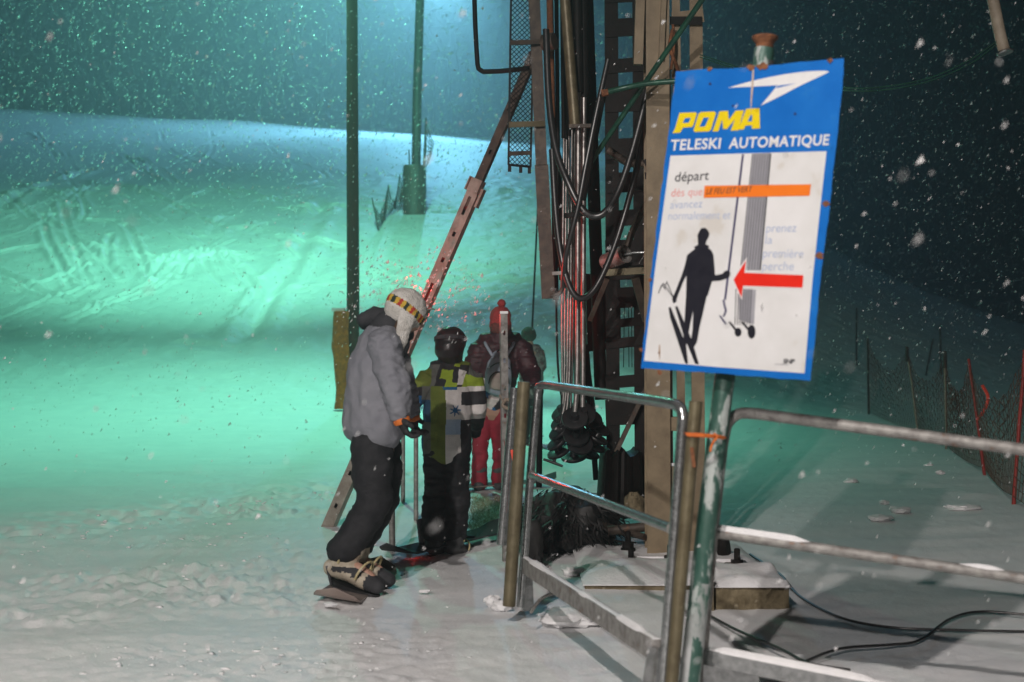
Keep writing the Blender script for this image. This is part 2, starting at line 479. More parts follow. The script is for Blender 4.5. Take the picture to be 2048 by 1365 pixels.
while n_t < 900:
    tx, ty = rf.uniform(-150, 150), rf.uniform(128, 300)
    if fbm(np.array(tx / 22.0), np.array(ty / 22.0), 6.0, 2) > 0.42: 
        n_t += 1; continue
    tz = float(hz(tx, ty)); H = rf.uniform(8, 17); W = H * rf.uniform(0.14, 0.2)
    for lv in range(6):
        z0 = tz + H * (0.08 + 0.15 * lv); z1 = z0 + H * 0.27; r0 = W * (1 - lv / 6.6)
        o = len(fv); kk = 7
        fv.append((tx, ty, min(z1, tz + H)))
        for j in range(kk):
            a = 2 * math.pi * (j + rf.uniform(-.25, .25)) / kk; r_ = r0 * rf.uniform(0.55, 1.2)
            fv.append((tx + r_ * math.cos(a), ty + r_ * math.sin(a), z0 + rf.uniform(-.05, .03) * H))
        for j in range(kk):
            ff.append((o, o + 1 + j, o + 1 + (j + 1) % kk))
    n_t += 1
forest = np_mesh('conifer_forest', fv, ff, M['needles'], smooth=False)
forest['kind'] = 'stuff'
tag(forest, 'dark conifer wood on the misty hillside beyond the slope', 'forest')
# ------------------------------------------------------------------ poles on the slope
def gzp(p): return float(gz(p.x, p.y))
def stick(name, mats, a, b, ra, rb, label, cat, group=None, seg=10, jit=0.0):
    """a round pole from foot a to tip b as one thing"""
    a, b = Vector(a), Vector(b)
    m = MB(); n = 7
    pts = [a.lerp(b, k / (n - 1)) for k in range(n)]
    for k in range(1, n - 1):
        pts[k] = pts[k] + Vector((random.uniform(-jit, jit), random.uniform(-jit, jit), 0))
    m.tube(pts, [ra + (rb - ra) * k / (n - 1) for k in range(n)], seg)
    o = m.build(name, mats, smooth=True, origin=a)
    return tag(o, label, cat, group)

# near mast: wooden, foam mat lashed to it, floodlight head high above the frame
pb = Vector((-2.5, 22.0, 0)); pb.z = gzp(pb)
mast = thing('floodlight_mast', 'tall dark wooden mast with brown crash mat, behind the grey jacket snowboarder', 'light mast', pb)
m = MB(); q = [pb + Vector((0, 0, -0.3)), P(706, 640, 22), P(705, 320, 22), P(704, 0, 22), P(703, -330, 22)]
m.tube(spline(q, 5), [0.105 - 0.0012 * i for i in range(21)], 14)
m.build('pole', M['polewood'], mast, True)
m = MB()                                   # the mat: a ragged padded slab wrapped round the uphill-left side
prof = [(-0.115, 0.02), (-0.20, -0.03), (-0.235, -0.12), (-0.20, -0.20), (-0.08, -0.23), (0.02, -0.20), (0.02, -0.13), (-0.09, -0.13), (-0.14, -0.06)]
zs = np.linspace(0.0, 1.5, 26)
vs = []; fs = []
for i, z in enumerate(zs):
    for k, (x, y_) in enumerate(prof):
        w = 1 + 0.10 * float(fbm(np.array(z * 3.0), np.array(k * 0.7), 3.0, 2))
        vs.append(pb + Vector((x * w - 0.01 + 0.02 * math.sin(z * 4), y_ * w, z + 0.02)))
npf = len(prof)
for i in range(len(zs) - 1):
    for k in range(npf): fs.append((i * npf + k, i * npf + (k + 1) % npf, (i + 1) * npf + (k + 1) % npf, (i + 1) * npf + k))
fs.append(tuple(range(npf - 1, -1, -1))); fs.append(tuple((len(zs) - 1) * npf + k for k in range(npf)))
m.add(vs, fs)
mat_o = m.build('crash_mat', M['foam'], mast, True)
m = MB(); m.box(pb + Vector((-0.17, -0.10, 1.545)), (0.20, 0.18, 0.05)); m.build('snow_cap', M['snowcap'], mat_o)
m = MB()
m.box((-2.9, 22.15, 10.75), (0.5, 0.14, 0.4)); m.bar((-2.5, 22, 10.4), (-2.9, 22.2, 10.95), 0.05, 0.05, (0, 0, 1))
m.build('lamp_head', M['darksteel'], mast)

# far mast on the brow of the slope
fb = G(829, 428)
YF = fb.y
fm = thing('slope_mast', 'distant thin green mast with padded brown foot standing on the slope', 'light mast', fb)
m = MB(); m.tube([fb + Vector((0.03, 0, -0.3)), P(834, 200, YF), P(840, 0, YF), P(842, -80, YF)], [0.15, 0.14, 0.13, 0.125], 12)
M['mastgreen'] = pm('dark_green_mast', (0.03, 0.025, 0.016), (0.02, 0.016, 0.012), 3, 0.6)
m.build('pole', M['mastgreen'], fm, True)
m = MB()
pts_ = [fb + Vector((0.0, -0.05, -0.05 + 1.5 * k / 6)) for k in range(7)]
m.tube(pts_, [0.34, 0.36, 0.35, 0.37, 0.36, 0.36, 0.34], 12); m.build('crash_mat', M['brownsteel'], fm, True)
m = MB(); m.tube([P(884, 275, 99), P(884, 190, 99), P(884, 120, 99)], [0.75, 0.6, 0.4], 8)
tag(m.build('tree_trunk', M['needles'], None, True, P(884, 275, 99)), 'dark bare tree trunk in the mist right on the crest', 'tree trunk')

def net(name, posts, h_strands, gap, r, mat, label, cat, sag=0.12, seed=1, low=0.1):
    """strand netting hung between posts; posts: list of (foot, tip)"""
    rn = random.Random(seed); m = MB()
    def ribbon(pts):
        for a, b in zip(pts[:-1], pts[1:]):
            t = (b - a); 
            if t.length < 1e-5: continue
            s = t.cross(Vector((0, 1, 0.3))); s = s.normalized() * r if s.length > 1e-6 else Vector((r, 0, 0))
            e = Vector((0, r, 0))
            m.add([a - s, a + s, a + e, b - s, b + s, b + e], [(0, 1, 4, 3), (1, 2, 5, 4), (2, 0, 3, 5)])
    for (f0, t0), (f1, t1) in zip(posts[:-1], posts[1:]):
        L = (f1 - f0).length; n = max(4, int(L / gap))
        grid = []
        for i in range(n + 1):
            u = i / n; s = 4 * u * (1 - u)
            b = f0.lerp(f1, u) + Vector((0, 0, low * (1 - s) + 0.02)); t = t0.lerp(t1, u) - Vector((0, 0, s * sag * (1 + 0.3 * rn.random())))
            off = Vector((rn.uniform(-.02, .02), rn.uniform(-.05, .05), 0)) * s
            grid.append([b.lerp(t, k / h_strands) + off * math.sin(3 * k) for k in range(h_strands + 1)])
        for g in grid: ribbon(g)
        for k in range(h_strands + 1): ribbon([g[k] for g in grid])
    o = m.build(name, mat, None, False, posts[0][0])
    return tag(o, label, cat)

# torn netting and its sticks by the far mast
sl = []
for (bx, by, tx, ty) in [(757, 462, 744, 396), (769, 442, 777, 370), (790, 420, 800, 350)]:
    a = G(bx, by); sl.append((a, P(tx, ty, a.y)))
labs = ['leftmost thin stick of torn netting below the far mast', 'middle thin stick of torn netting below the far mast', 'thin stick of torn netting closest to the far mast']
for (a, b), l in zip(sl, labs): stick('net_stick', M['netdark'], a, b, 0.03, 0.02, l, 'stick', 'sticks of the torn net', 6)
e = (fb + Vector((-0.35, 0, 0.05)), fb + Vector((-0.4, 0, 1.1)))
net('safety_net', sl + [e], 8, 0.22, 0.009, M['netdark'], 'torn sagging net strung to the foot of the far mast', 'net', 0.55, 3)
for (x0, y0, x1, y1, l) in [(822, 335, 818, 300, 'short twig rising left of the far mast padding'), (846, 340, 852, 236, 'tall thin stick close to the right of the far mast')]:
    stick('net_stick', M['netdark'], P(x0, y0 + 90, YF - 0.2), P(x1, y1, YF), 0.035, 0.025, l, 'stick', 'sticks of the torn net', 6)
net('net_tangle', [(P(846, 345, YF), P(851, 240, YF)), (P(862, 318, YF), P(868, 285, YF))], 7, 0.2, 0.012, M['netdark'], 'small tangle of net hanging right of the far mast', 'net', 0.1, 5)

# ------------------------------------------------------------------ lift tower of khaki steel
tb = Vector((1.0, 8.75, 0))
tower = thing('lift_tower', 'khaki steel lift tower with two bolted columns behind the blue sign', 'tower', tb)
Yt = 8.75
def hbeam(m, a, b, w, d, n):
    a, b, n = Vector(a), Vector(b), Vector(n)
    m.bar(a - n * (d / 2), b - n * (d / 2), w, 0.012, n)
    m.bar(a + n * (d / 2), b + n * (d / 2), w, 0.012, n)
    m.bar(a, b, 0.012, d - 0.014, n)
m = MB(); hbeam(m, P(1315, 1118, Yt), P(1312, -120, Yt), 0.142, 0.16, (0, 1, 0)); c1 = m.build('column', M['pylon'], tower)
m = MB()
for (xa, xb, w) in ((1366, 1350, 0.050), (1398, 1391, 0.080)):
    m.bar(P(xa, 1118, Yt), P(xb, -120, Yt), w, 0.012, (0, 1, 0))
    m.bar(P(xa, 1118, Yt + .08), P(xb, -120, Yt + .08), 0.012, 0.148, (0, 1, 0))
    m.bar(P(xa, 1118, Yt + .16), P(xb, -120, Yt + .16), w, 0.012, (0, 1, 0))
m.build('column', M['pylon'], tower)
for (y0, y1) in ((22, 48), (140, 168), (330, 365), (560, 600), (1010, 1110)):
    m = MB(); m.bar(P(1377, y1, Yt - .012), P(1374, y0, Yt - .012), 0.195, 0.010, (0, 1, 0)); m.build('batten_plate', M['pylon'], tower)
for (xa, ya, xb, yb, w) in ((1340, 42, 1404, 42, .05), (1290, 330, 1370, 290, .06), (1290, 352, 1365, 345, .04)):
    m = MB(); m.bar(P(xa, ya, Yt - .03), P(xb, yb, Yt - .03), 0.012, w, (0, 0, 1)); m.build('brace', M['darksteel'], tower)
m = MB(); m.tube([P(1343, 930, Yt - .02), P(1341, 560, Yt - .02), P(1338, 140, Yt - .02)], 0.010, 8); m.build('tie_rod', M['brownsteel'], tower, True)
m = MB(); m.box(P(1349, 848, Yt - .02), (0.08, 0.06, 0.085)); m.build('junction_box', M['pylon'], tower)
m = MB(); m.box(P(1349, 1000, Yt - .0), (0.075, 0.05, 0.42)); m.build('cover_plate', M['pylon'], tower)
m = MB(); m.box(P(1349, 929, Yt - .01), (0.065, 0.05, 0.018)); m.build('snow_cap', M['snowcap'], tower)
m = MB(); m.bar(P(1276, 130, Yt - .05), P(1282, -60, Yt - .05), 0.055, 0.05, (0, 1, 0)); m.bar(P(1322, 120, Yt - .1), P(1330, -60, Yt - .1), 0.03, 0.05, (0, 1, 0)); m.build('hanger', M['pylon'], tower)
m = MB(); m.tube(spline([P(1345, 60, Yt - .1), P(1340, 95, Yt - .11), P(1352, 130, Yt - .12), P(1362, 160, Yt - .1)], 5), 0.012, 8); m.tube(spline([P(1346, 50, Yt - .09), P(1348, 90, Yt - .1), P(1342, 140, Yt - .1)], 5), 0.009, 8); m.build('rusty_chain', M['rust'], tower, True)
# feet: plates, bolts with nuts
for (px, py, Yb, w) in ((1290, 1120, 8.62, .36), (1445, 1125, 8.40, .26)):
    c = P(px, py, Yb); m = MB()
    m.box(c, (w, 0.34, 0.03)); m.box(c + Vector((0, 0, -0.045)), (w * .92, 0.31, 0.06))
    fp = m.build('base_plate', M['brownsteel'], tower)
    m = MB(); m.box(c + Vector((0.0, 0.02, 0.024)), (w * .8, 0.22, 0.018)); m.build('snow_cap', M['snowcap'], fp)
for (px, py, Yb) in ((1262, 1128, 8.45), (1474, 1128, 8.3), (1340, 1120, 8.5), (1256, 1092, 8.75)):
    c = P(px, py, Yb); m = MB()
    m.lathe([(0.045, -0.05), (0.045, -0.015)], c, (0, 0, 1), 16); m.lathe([(0.036, -0.014), (0.036, 0.025)], c, (0, 0, 1), 6); m.lathe([(0.018, 0.026), (0.018, 0.085), (0.012, 0.09)], c, (0, 0, 1), 12)
    m.build('anchor_bolt', M['darksteel'], tower)
m = MB(); m.lathe([(0.07, -.03), (0.085, 0.0), (0.07, .03)], P(1446, 1092, 8.5), (1, -.35, 0.2), 18); m.build('guide_wheel', M['darksteel'], tower, True)

# dark battened mast beside it
Yl = 9.7
lm = thing('lattice_mast', 'blackened battened steel mast with square gaps between tower and tow poles', 'mast', P(1250, 1010, Yl))
for (xa, xb, w) in ((1227, 1222, .092), (1281, 1275, .075)):
    m = MB()
    for dy in (0, .16): m.bar(P(xa, 1040, Yl + dy), P(xb, -100, Yl + dy), w, .012, (0, 1, 0))
    m.bar(P(xa, 1040, Yl + .08), P(xb, -100, Yl + .08), 0.012, 0.145, (0, 1, 0))
    m.build('stile', M['darksteel'], lm)
for (y0, y1) in ((-60, 5), (37, 73), (117, 145), (176, 224), (277, 318), (345, 385), (420, 452), (480, 560), (575, 616), (637, 654), (675, 694), (751, 775), (799, 850), (911, 985)):
    m = MB(); m.bar(P(1254, y1, Yl - .012), P(1252, y0, Yl - .012), .285, .01, (0, 1, 0)); m.build('batten', M['darksteel'], lm)
m = MB(); m.bar(P(1318, 722, Yl - .1), P(1232, 905, Yl - .1), .03, .03, (0, 1, 0)); m.build('diagonal', M['brownsteel'], lm)
m = MB(); m.tube(spline([P(1312, 345, 9.2), P(1296, 400, 9.2), P(1262, 470, 9.2), P(1245, 540, 9.2)], 6), .022, 8); m.tube(spline([P(1300, 360, 9.25), P(1290, 330, 9.2), P(1255, 325, 9.2), P(1215, 300, 9.2)], 6), .026, 8)
m.build('crooked_arm', M['brownsteel'], lm, True)
# wires seen through the gaps
for i, (x0, x1) in enumerate(((1249, 1247), (1257, 1258), (1263, 1264))):
    stick('hanging_wire', M['darksteel'], P(x1, 735, 10.2), P(x0, 600, 10.2), .003, .003, ['leftmost thin wire', 'middle thin wire', 'rightmost thin wire'][i] + ' hanging inside the gaps of the dark mast', 'wire', 'wires in the dark mast', 5)

# housing of the drive, like a black curtain between the rods and the mast
Yd = 10.0
dh = thing('drive_housing', 'black boxy drive housing beside the chrome tow poles', 'machine housing', P(1230, 690, Yd))
m = MB()
v0 = [P(1172, 548, Yd), P(1240, 550, Yd), P(1242, 680, Yd), P(1175, 690, Yd)]
vb = [v + Vector((0, 0.55, 0)) for v in v0]
m.add(v0 + vb, [(0, 3, 2, 1), (4, 5, 6, 7), (0, 1, 5, 4), (1, 2, 6, 5), (2, 3, 7, 6), (3, 0, 4, 7)])
m.build('shell', M['darksteel'], dh)
m = MB(); m.bar(P(1172, 697, Yd - .02), P(1295, 684, Yd - .02), .02, .05, (0, 0, 1)); m.build('lower_rail', M['darksteel'], dh)
m = MB(); m.bar(P(1168, 690, Yd + .1), P(1190, 860, Yd + .1), .045, .045, (0, 1, 0)); m.bar(P(1172, 690, Yd + .5), P(1192, 960, Yd + .5), .04, .04, (0, 1, 0)); m.build('leg', M['darksteel'], dh)
# shelf and hydraulic cylinder
sh = thing('support_shelf', 'olive steel shelf beam on the dark machinery, carrying a grey cylinder', 'beam', P(1250, 548, 9.1))
m = MB(); m.bar(P(1206, 547, 9.1), P(1306, 541, 9.1), .12, .042, (0, 0, 1)); m.build('beam', M['olive'], sh)
m = MB(); m.bar(P(1270, 556, 9.1), P(1292, 640, 9.3), .05, .03, (0, 1, 0)); m.bar(P(1215, 556, 9.1), P(1180, 640, 9.3), .03, .03, (0, 1, 0)); m.build('bracket', M['brownsteel'], sh)
hc = thing('hydraulic_cylinder', 'short grey cylinder with open round end on the shelf beam', 'cylinder', P(1235, 530, 9.0))
a, b = P(1210, 526, 9.12), P(1250, 508, 8.98); ax = (b - a).normalized()
m = MB(); m.lathe([(0.050, 0), (0.055, 0.01), (0.056, (b - a).length - .02), (0.060, (b - a).length), (0.036, (b - a).length), (0.034, (b - a).length - .05)], a, ax, 24); m.build('barrel', M['galv_dull'], hc, True)
m = MB(); m.tube([b - ax * .02, b + Vector((.05, -.01, 0.006)), P(1300, 505, 8.95)], .009, 8); m.tube([P(1278, 528, 8.95), P(1288, 512, 8.95), P(1292, 510, 8.95)], .005, 6); m.build('piston_rod', M['galv'], hc, True)
m = MB(); m.bar(P(1205, 534, 9.1), P(1296, 527, 9.1), .1, .022, (0, 0, 1)); m.build('cradle', M['darksteel'], hc)

# guide beam with mesh guard on the left of the machinery
Yg = 9.3
gb = thing('guide_beam', 'leaning brown steel guide beam with diamond mesh guard and bottom hook frame', 'beam', P(1097, 595, Yg))
m = MB()
for dy in (0, .09): 
    m.bar(P(1097, 598, Yg + dy), P(1083, 330, Yg + dy), .088, .010, (0, 1, 0)); m.bar(P(1083, 331, Yg + dy), P(1064, -100, Yg + dy), .075, .010, (0, 1, 0))
m.bar(P(1097, 598, Yg + .045), P(1064, -100, Yg + .045), .01, .08, (0, 1, 0))
m.build('beam', M['brownsteel'], gb)
m = MB(); m.bar(P(1104, 548, Yg), P(1127, 546, Yg), .05, .022, (0, 0, 1)); m.build('bracket', M['galv_dull'], gb)
m = MB(); m.tube(spline([P(1122, 549, Yg), P(1126, 570, Yg), P(1118, 588, Yg), P(1100, 592, Yg)], 6), .014, 8); m.build('hook_frame', M['brownsteel'], gb, True)
m = MB()
a0, a1, b0, b1 = P(1023, -60, Yg - .05), P(1017, 330, Yg - .05), P(1070, -60, Yg + .05), P(1061, 334, Yg + .05)
NV = 40
def gq(u, v): return a0.lerp(a1, v).lerp(b0.lerp(b1, v), u)
def wire(p, q, w=.0024):
    t = (q - p).normalized(); s = t.cross(Vector((.3, -1, 0))).normalized() * w; e = Vector((0, -w * 1.2, 0))
    m.add([p - s, p + s, p + e, q - s, q + s, q + e], [(0, 1, 4, 3), (1, 2, 5, 4), (2, 0, 3, 5), (0, 2, 1), (3, 4, 5)])
asp = 8.7
for k in range(-int(NV / asp) - 1, NV + 1):
    for sgn in (1, -1):
        v0_ = k / NV; v1_ = v0_ + 1 / asp
        u0, u1 = 0.0, 1.0
        if v0_ < 0: u0 = -v0_ * asp; vv0 = 0
        else: vv0 = v0_
        vv1 = v1_
        if vv1 > 1: u1 = (1 - v0_) * asp; vv1 = 1
        if u1 - u0 < .03: continue
        if sgn > 0: wire(gq(u0, vv0), gq(u1, vv1))
        else: wire(gq(1 - u0, vv0), gq(1 - u1, vv1))
mg = m.build('mesh_guard', M['darksteel'], gb)
m = MB()
for p, q in ((a0, a1), (b0, b1), (a1, b1)): m.bar(p, q, .014, .014, (0, 1, 0))
for u in (.05, .55, .95):
    p = gq(u, 1); m.box(p + Vector((0, 0, -.02)), (.022, .012, .05))
m.build('frame', M['darksteel'], mg)
for (x0, x1, y, w, mt) in ((1020, 1092, 86, .03, 'brownsteel'), (1018, 1090, 250, .036, 'olive'), (1018, 1062, 308, .026, 'brownsteel')):
    m = MB(); m.bar(P(x0, y, Yg - .07), P(x1, y - 2, Yg - .02), .02, w, (0, 0, 1)); m.build('crossbar', M[mt], gb)
m = MB(); m.lathe([(.055, -.04), (.06, 0), (.055, .04)], P(1098, 85, Yg - .05), (1, -.5, .1), 18); m.build('roller', M['brownsteel'], gb, True)

bp = MB(); bp.tube(spline([P(947, -60, 9.5), P(951, 60, 9.5), P(955, 128, 9.5)], 5) + spline([P(957, 138, 9.5), P(966, 144, 9.5)], 4) + [P(1000, 143, 9.48), P(1058, 137, 9.4)], .0165, 10)
tag(bp.build('bent_pipe', M['darksteel'], None, True, P(1058, 137, 9.4)), 'dark pipe bent at a right angle left of the mesh guard', 'pipe')

# upper tubes
stick('guide_tube', M['olive'], P(1150, 250, 9.1), P(1122, -100, 9.1), .036, .034, 'thick yellowish olive tube coming down above the chrome rods', 'tube')
stick('guide_tube', M['rust'], P(1104, 235, 9.4), P(1098, -60, 9.4), .022, .022, 'rusty red tube high behind the mesh guard', 'tube')
stick('guide_tube', M['darksteel'], P(1112, 600, 9.6), P(1100, -60, 9.6), .02, .02, 'thin black tube running down beside the leaning guide beam', 'tube')
stick('guide_tube', M['darksteel'], P(1128, 560, 9.7), P(1106, 225, 9.7), .035, .03, 'thick black tube behind the cable loops', 'tube')
stick('guide_tube', M['darksteel'], P(1202, 800, 9.8), P(1172, -60, 9.9), .045, .045, 'long black tube standing behind the tow poles', 'tube')
dp = MB(); dp.tube(spline([P(1206, 187, 8.5), P(1250, 176, 8.5), P(1300, 167, 8.45), P(1365, 162, 8.4)], 5), .017, 10)
dp_o = dp.build('cross_pipe', M['greenpipe'], None, True, P(1206, 187, 8.5)); tag(dp_o, 'dark green crosswise pipe with rusty end just left of the sign', 'pipe')
m = MB(); m.tube([P(1203, 187, 8.5), P(1216, 185, 8.5)], .021, 10); m.build('end_cap', M['rust'], dp_o, True)
stick('diagonal_pipe', M['greenpipe'], P(1168, 345, 8.9), P(1452, -70, 8.1), .017, .017, 'green pipe crossing the tower diagonally above the sign', 'pipe')
stick('diagonal_pipe', M['darksteel'], P(1166, 400, 8.9), P(1206, 190, 8.6), .02, .02, 'black strut hanging from the rusty end of the crosswise pipe', 'strut')

# hoses
def hose(pts, r, label):
    m = MB(); m.tube(spline(pts, 8), r, 10)
    tag(m.build('control_hose', M['hose'], None, True, pts[0]), label, 'hose', 'hoses looping round the tow poles')
hose([P(1338, -60, 8.8), P(1315, 60, 8.8), P(1297, 170, 8.75), P(1268, 290, 8.7), P(1238, 380, 8.65), P(1212, 423, 8.6), P(1188, 433, 8.6), P(1164, 418, 8.6), P(1138, 370, 8.62), P(1112, 300, 8.7), P(1098, 200, 8.8), P(1092, 60, 8.9)], .022, 'upper black hose loop hanging across the chrome rods')
hose([P(1330, 0, 8.9), P(1300, 200, 8.9), P(1275, 330, 8.85), P(1240, 460, 8.8), P(1210, 540, 8.75), P(1184, 585, 8.72), P(1160, 597, 8.7), P(1141, 577, 8.7), P(1124, 520, 8.72), P(1112, 430, 8.8), P(1104, 300, 8.9)], .020, 'lower black hose loop hanging across the chrome rods')
hose([P(1216, 120, 8.65), P(1192, 230, 8.6), P(1172, 330, 8.58), P(1157, 410, 8.58), P(1143, 465, 8.6), P(1131, 515, 8.65), P(1126, 575, 8.75)], .017, 'straight black hose slanting between the two hose loops')

# ------------------------------------------------------------------ tow poles with rubber discs
M['rod_dark'] = M['darksteel']
def tow_pole(topx, topy, midx, dx, dy, Y, r, tilt, label, mat='chrome', rad=0.088):
    d = P(dx, dy, Y)
    t = thing('tow_pole', label, 'tow pole', d, 'tow poles hanging in the magazine')
    m = MB()
    knee = P(midx + (dx - midx) * .25, dy - 75, Y)
    m.tube(spline([P(topx, topy, Y), P((topx + midx) / 2, (topy + 620) / 2, Y), P(midx, 640, Y), knee, d + Vector((0, 0, .045))], 5), r, 8)
    m.build('rod', M[mat], t, True)
    ax = Vector(tilt).normalized(); m = MB()
    m.lathe([(0.012, -.03), (0.03, -.026), (rad * .7, -.018), (rad * .97, -.006), (rad, .004), (rad * .95, .014), (rad * .6, .018), (0.03, .016), (0.02, .05)], d, ax, 22)
    ds = m.build('seat_disc', M['rubber'], t, True)
    m = MB(); m.tube([d + Vector((0, 0, .03)), knee.lerp(d, .55)], .016, 8); m.build('joint', M['rubber'], t, True)
    m = MB(); m.tube([P(topx, topy + 5, Y), P(topx - 4, -70, Y)], r * 1.9, 8); m.build('spring_sleeve', M['darksteel'], t, True)
T_ = [(1157, 180, 1155, 1150, 838, 9.2, .017, (-.1, -.8, .6), 'chrome'), (1168, 190, 1166, 1165, 828, 9.25, .018, (.2, -.8, .55), 'chrome'),
      (1128, 272, 1124, 1126, 824, 9.5, .0085, (-.55, -.35, .75), 'chrome'), (1133, 275, 1130, 1124, 842, 9.45, .0085, (-.6, -.3, .74), 'chrome'),
      (1138, 268, 1136, 1120, 862, 9.4, .0085, (-.62, -.3, .72), 'chrome'), (1144, 255, 1141, 1117, 884, 9.4, .009, (-.6, -.25, .75), 'chrome'),
      (1149, 255, 1146, 1119, 904, 9.45, .009, (-.45, -.3, .85), 'chrome'), (1152, 250, 1150, 1148, 915, 9.5, .009, (-.12, -.3, .95), 'darksteel'),
      (1156, 250, 1152, 1174, 908, 9.6, .009, (.3, -.2, .92), 'darksteel'), (1160, 240, 1158, 1186, 893, 9.55, .010, (.42, -.2, .9), 'darksteel'),
      (1163, 240, 1161, 1192, 876, 9.5, .010, (.5, -.2, .85), 'darksteel'), (1166, 240, 1163, 1195, 856, 9.55, .012, (.48, -.35, .8), 'darksteel'),
      (1160, 250, 1160, 1152, 872, 9.3, .010, (.05, -.75, .66), 'darksteel'), (1164, 250, 1163, 1160, 890, 9.3, .010, (.1, -.7, .7), 'darksteel'),
      (1116, 300, 1113, 1140, 850, 9.6, .0075, (-.3, -.6, .7), 'darksteel'), (1170, 260, 1168, 1180, 838, 9.5, .011, (.3, -.6, .7), 'darksteel')]
TL = ['thick chrome tow pole, its disc facing out at the top of the cluster', 'thickest chrome tow pole, the right one of the bright pair',
      'thin chrome tow pole whose disc is topmost on the left of the cluster', 'thin chrome tow pole whose disc is second from top on the left',
      'thin chrome tow pole whose disc juts out left halfway down', 'thin chrome tow pole whose disc juts out furthest left',
      'thin chrome tow pole whose disc is lowest on the left', 'dark tow pole whose disc forms the bottom of the cluster',
      'dark tow pole whose disc is lowest on the right', 'dark tow pole whose disc is second from bottom on the right',
      'dark tow pole whose disc sits halfway down on the right', 'dark tow pole whose disc is highest on the right edge',
      'dark tow pole whose disc faces out in the middle of the cluster', 'dark tow pole whose disc faces out low in the cluster',
      'thin dark tow pole furthest left in the magazine', 'dark tow pole tucked behind the right chrome pole']
for a, l in zip(T_, TL): tow_pole(*a[:8], l, a[8])
cl = MB(); cl.bar(P(1138, 253, 9.0), P(1186, 252, 9.0), .03, .022, (0, 0, 1)); tag(cl.build('pole_clamp', M['brownsteel'], None, False, P(1160, 253, 9.0)), 'short brown bar clamping the chrome rods at their top', 'clamp')
cl = MB(); cl.bar(P(1128, 432, 9.1), P(1168, 428, 9.1), .05, .03, (0, 0, 1)); tag(cl.build('pole_clamp', M['darksteel'], None, False, P(1150, 430, 9.1)), 'dark clamp block round the chrome rods at the upper hose loop', 'clamp')
tbar = thing('tow_hook', 'small black T shaped tow hook dangling under the disc cluster', 'tow hook', P(1108, 925, 9.4))
m = MB(); m.tube(spline([P(1122, 900, 9.45), P(1112, 908, 9.42), P(1108, 924, 9.4)], 5), .012, 8); m.build('stem', M['rubber'], tbar, True)
m = MB(); m.tube([P(1087, 919, 9.42), P(1108, 926, 9.4), P(1125, 933, 9.38)], [.008, .011, .008], 8); m.build('bar', M['rubber'], tbar, True)

# black skirt and heap at the foot of the machinery
sk = MB(); n = 14
for (xl, xr, yt, yb, Y0) in ((1208, 1284, 905, 1030, 9.5),):
    vs = []; fs = []
    for j in range(5):
        for i in range(n):
            u = i / (n - 1); x = xl - j * 2 + (xr - xl + j * 3) * u
            yv = yt + (yb - yt) * j / 4 + (random.uniform(-6, 10) if j in (0, 4) else 0)
            vs.append(P(x, yv, Y0 - .03 * math.sin(u * 22) - .02 * j))
    for j in range(4):
        for i in range(n - 1): fs.append((j * n + i, (j + 1) * n + i, (j + 1) * n + i + 1, j * n + i + 1))
    o_ = len(vs); vs += [v + Vector((0, .45, 0)) for v in vs]
    fs += [tuple(i + o_ for i in reversed(f)) for f in fs]
    fs += [(i + 1, i, i + o_, i + 1 + o_) for i in range(n - 1)]
    for j in range(4):
        fs.append((j * n, j * n + o_, (j + 1) * n + o_, (j + 1) * n)); fs.append((j * n + n - 1, (j + 1) * n + n - 1, (j + 1) * n + n - 1 + o_, j * n + n - 1 + o_))
    sk.add(vs, fs)
tag(sk.build('rubber_skirt', M['darksteel'], None, True, P(1245, 1030, 9.5)), 'ragged black rubber skirt at the foot of the dark mast', 'skirt')

def mound(name, c, size, mat, label, cat, amp=.25, seed=0, group=None, seg=28, freq=2.5):
    """an irregular lump resting on the snow"""
    vs, fs = [], []
    nu, nv = seg, seg // 2
    for j in range(nv + 1):
        th = math.pi * j / nv
        for i in range(nu):
            ph = 2 * math.pi * i / nu
            d = Vector((math.sin(th) * math.cos(ph), math.sin(th) * math.sin(ph), math.cos(th)))
            k = 1 + amp * float(fbm(np.array(d.x * freq + seed * 7), np.array(d.y * freq), d.z * freq, 3))
            vs.append(Vector(c) + Vector((d.x * size[0] * k, d.y * size[1] * k, d.z * size[2] * k)))
    for j in range(nv):
        for i in range(nu): fs.append((j * nu + i, (j + 1) * nu + i, (j + 1) * nu + (i + 1) % nu, j * nu + (i + 1) % nu))
    m = MB(); m.add(vs, fs)
    o = m.build(name, mat, None, True, Vector(c))
    return tag(o, label, cat, group)
M['tarp'] = pm('black_tarpaulin', (0.014, 0.013, 0.013), (0.026, 0.024, 0.022), 10, 0.6, 0, 0.6, 18)
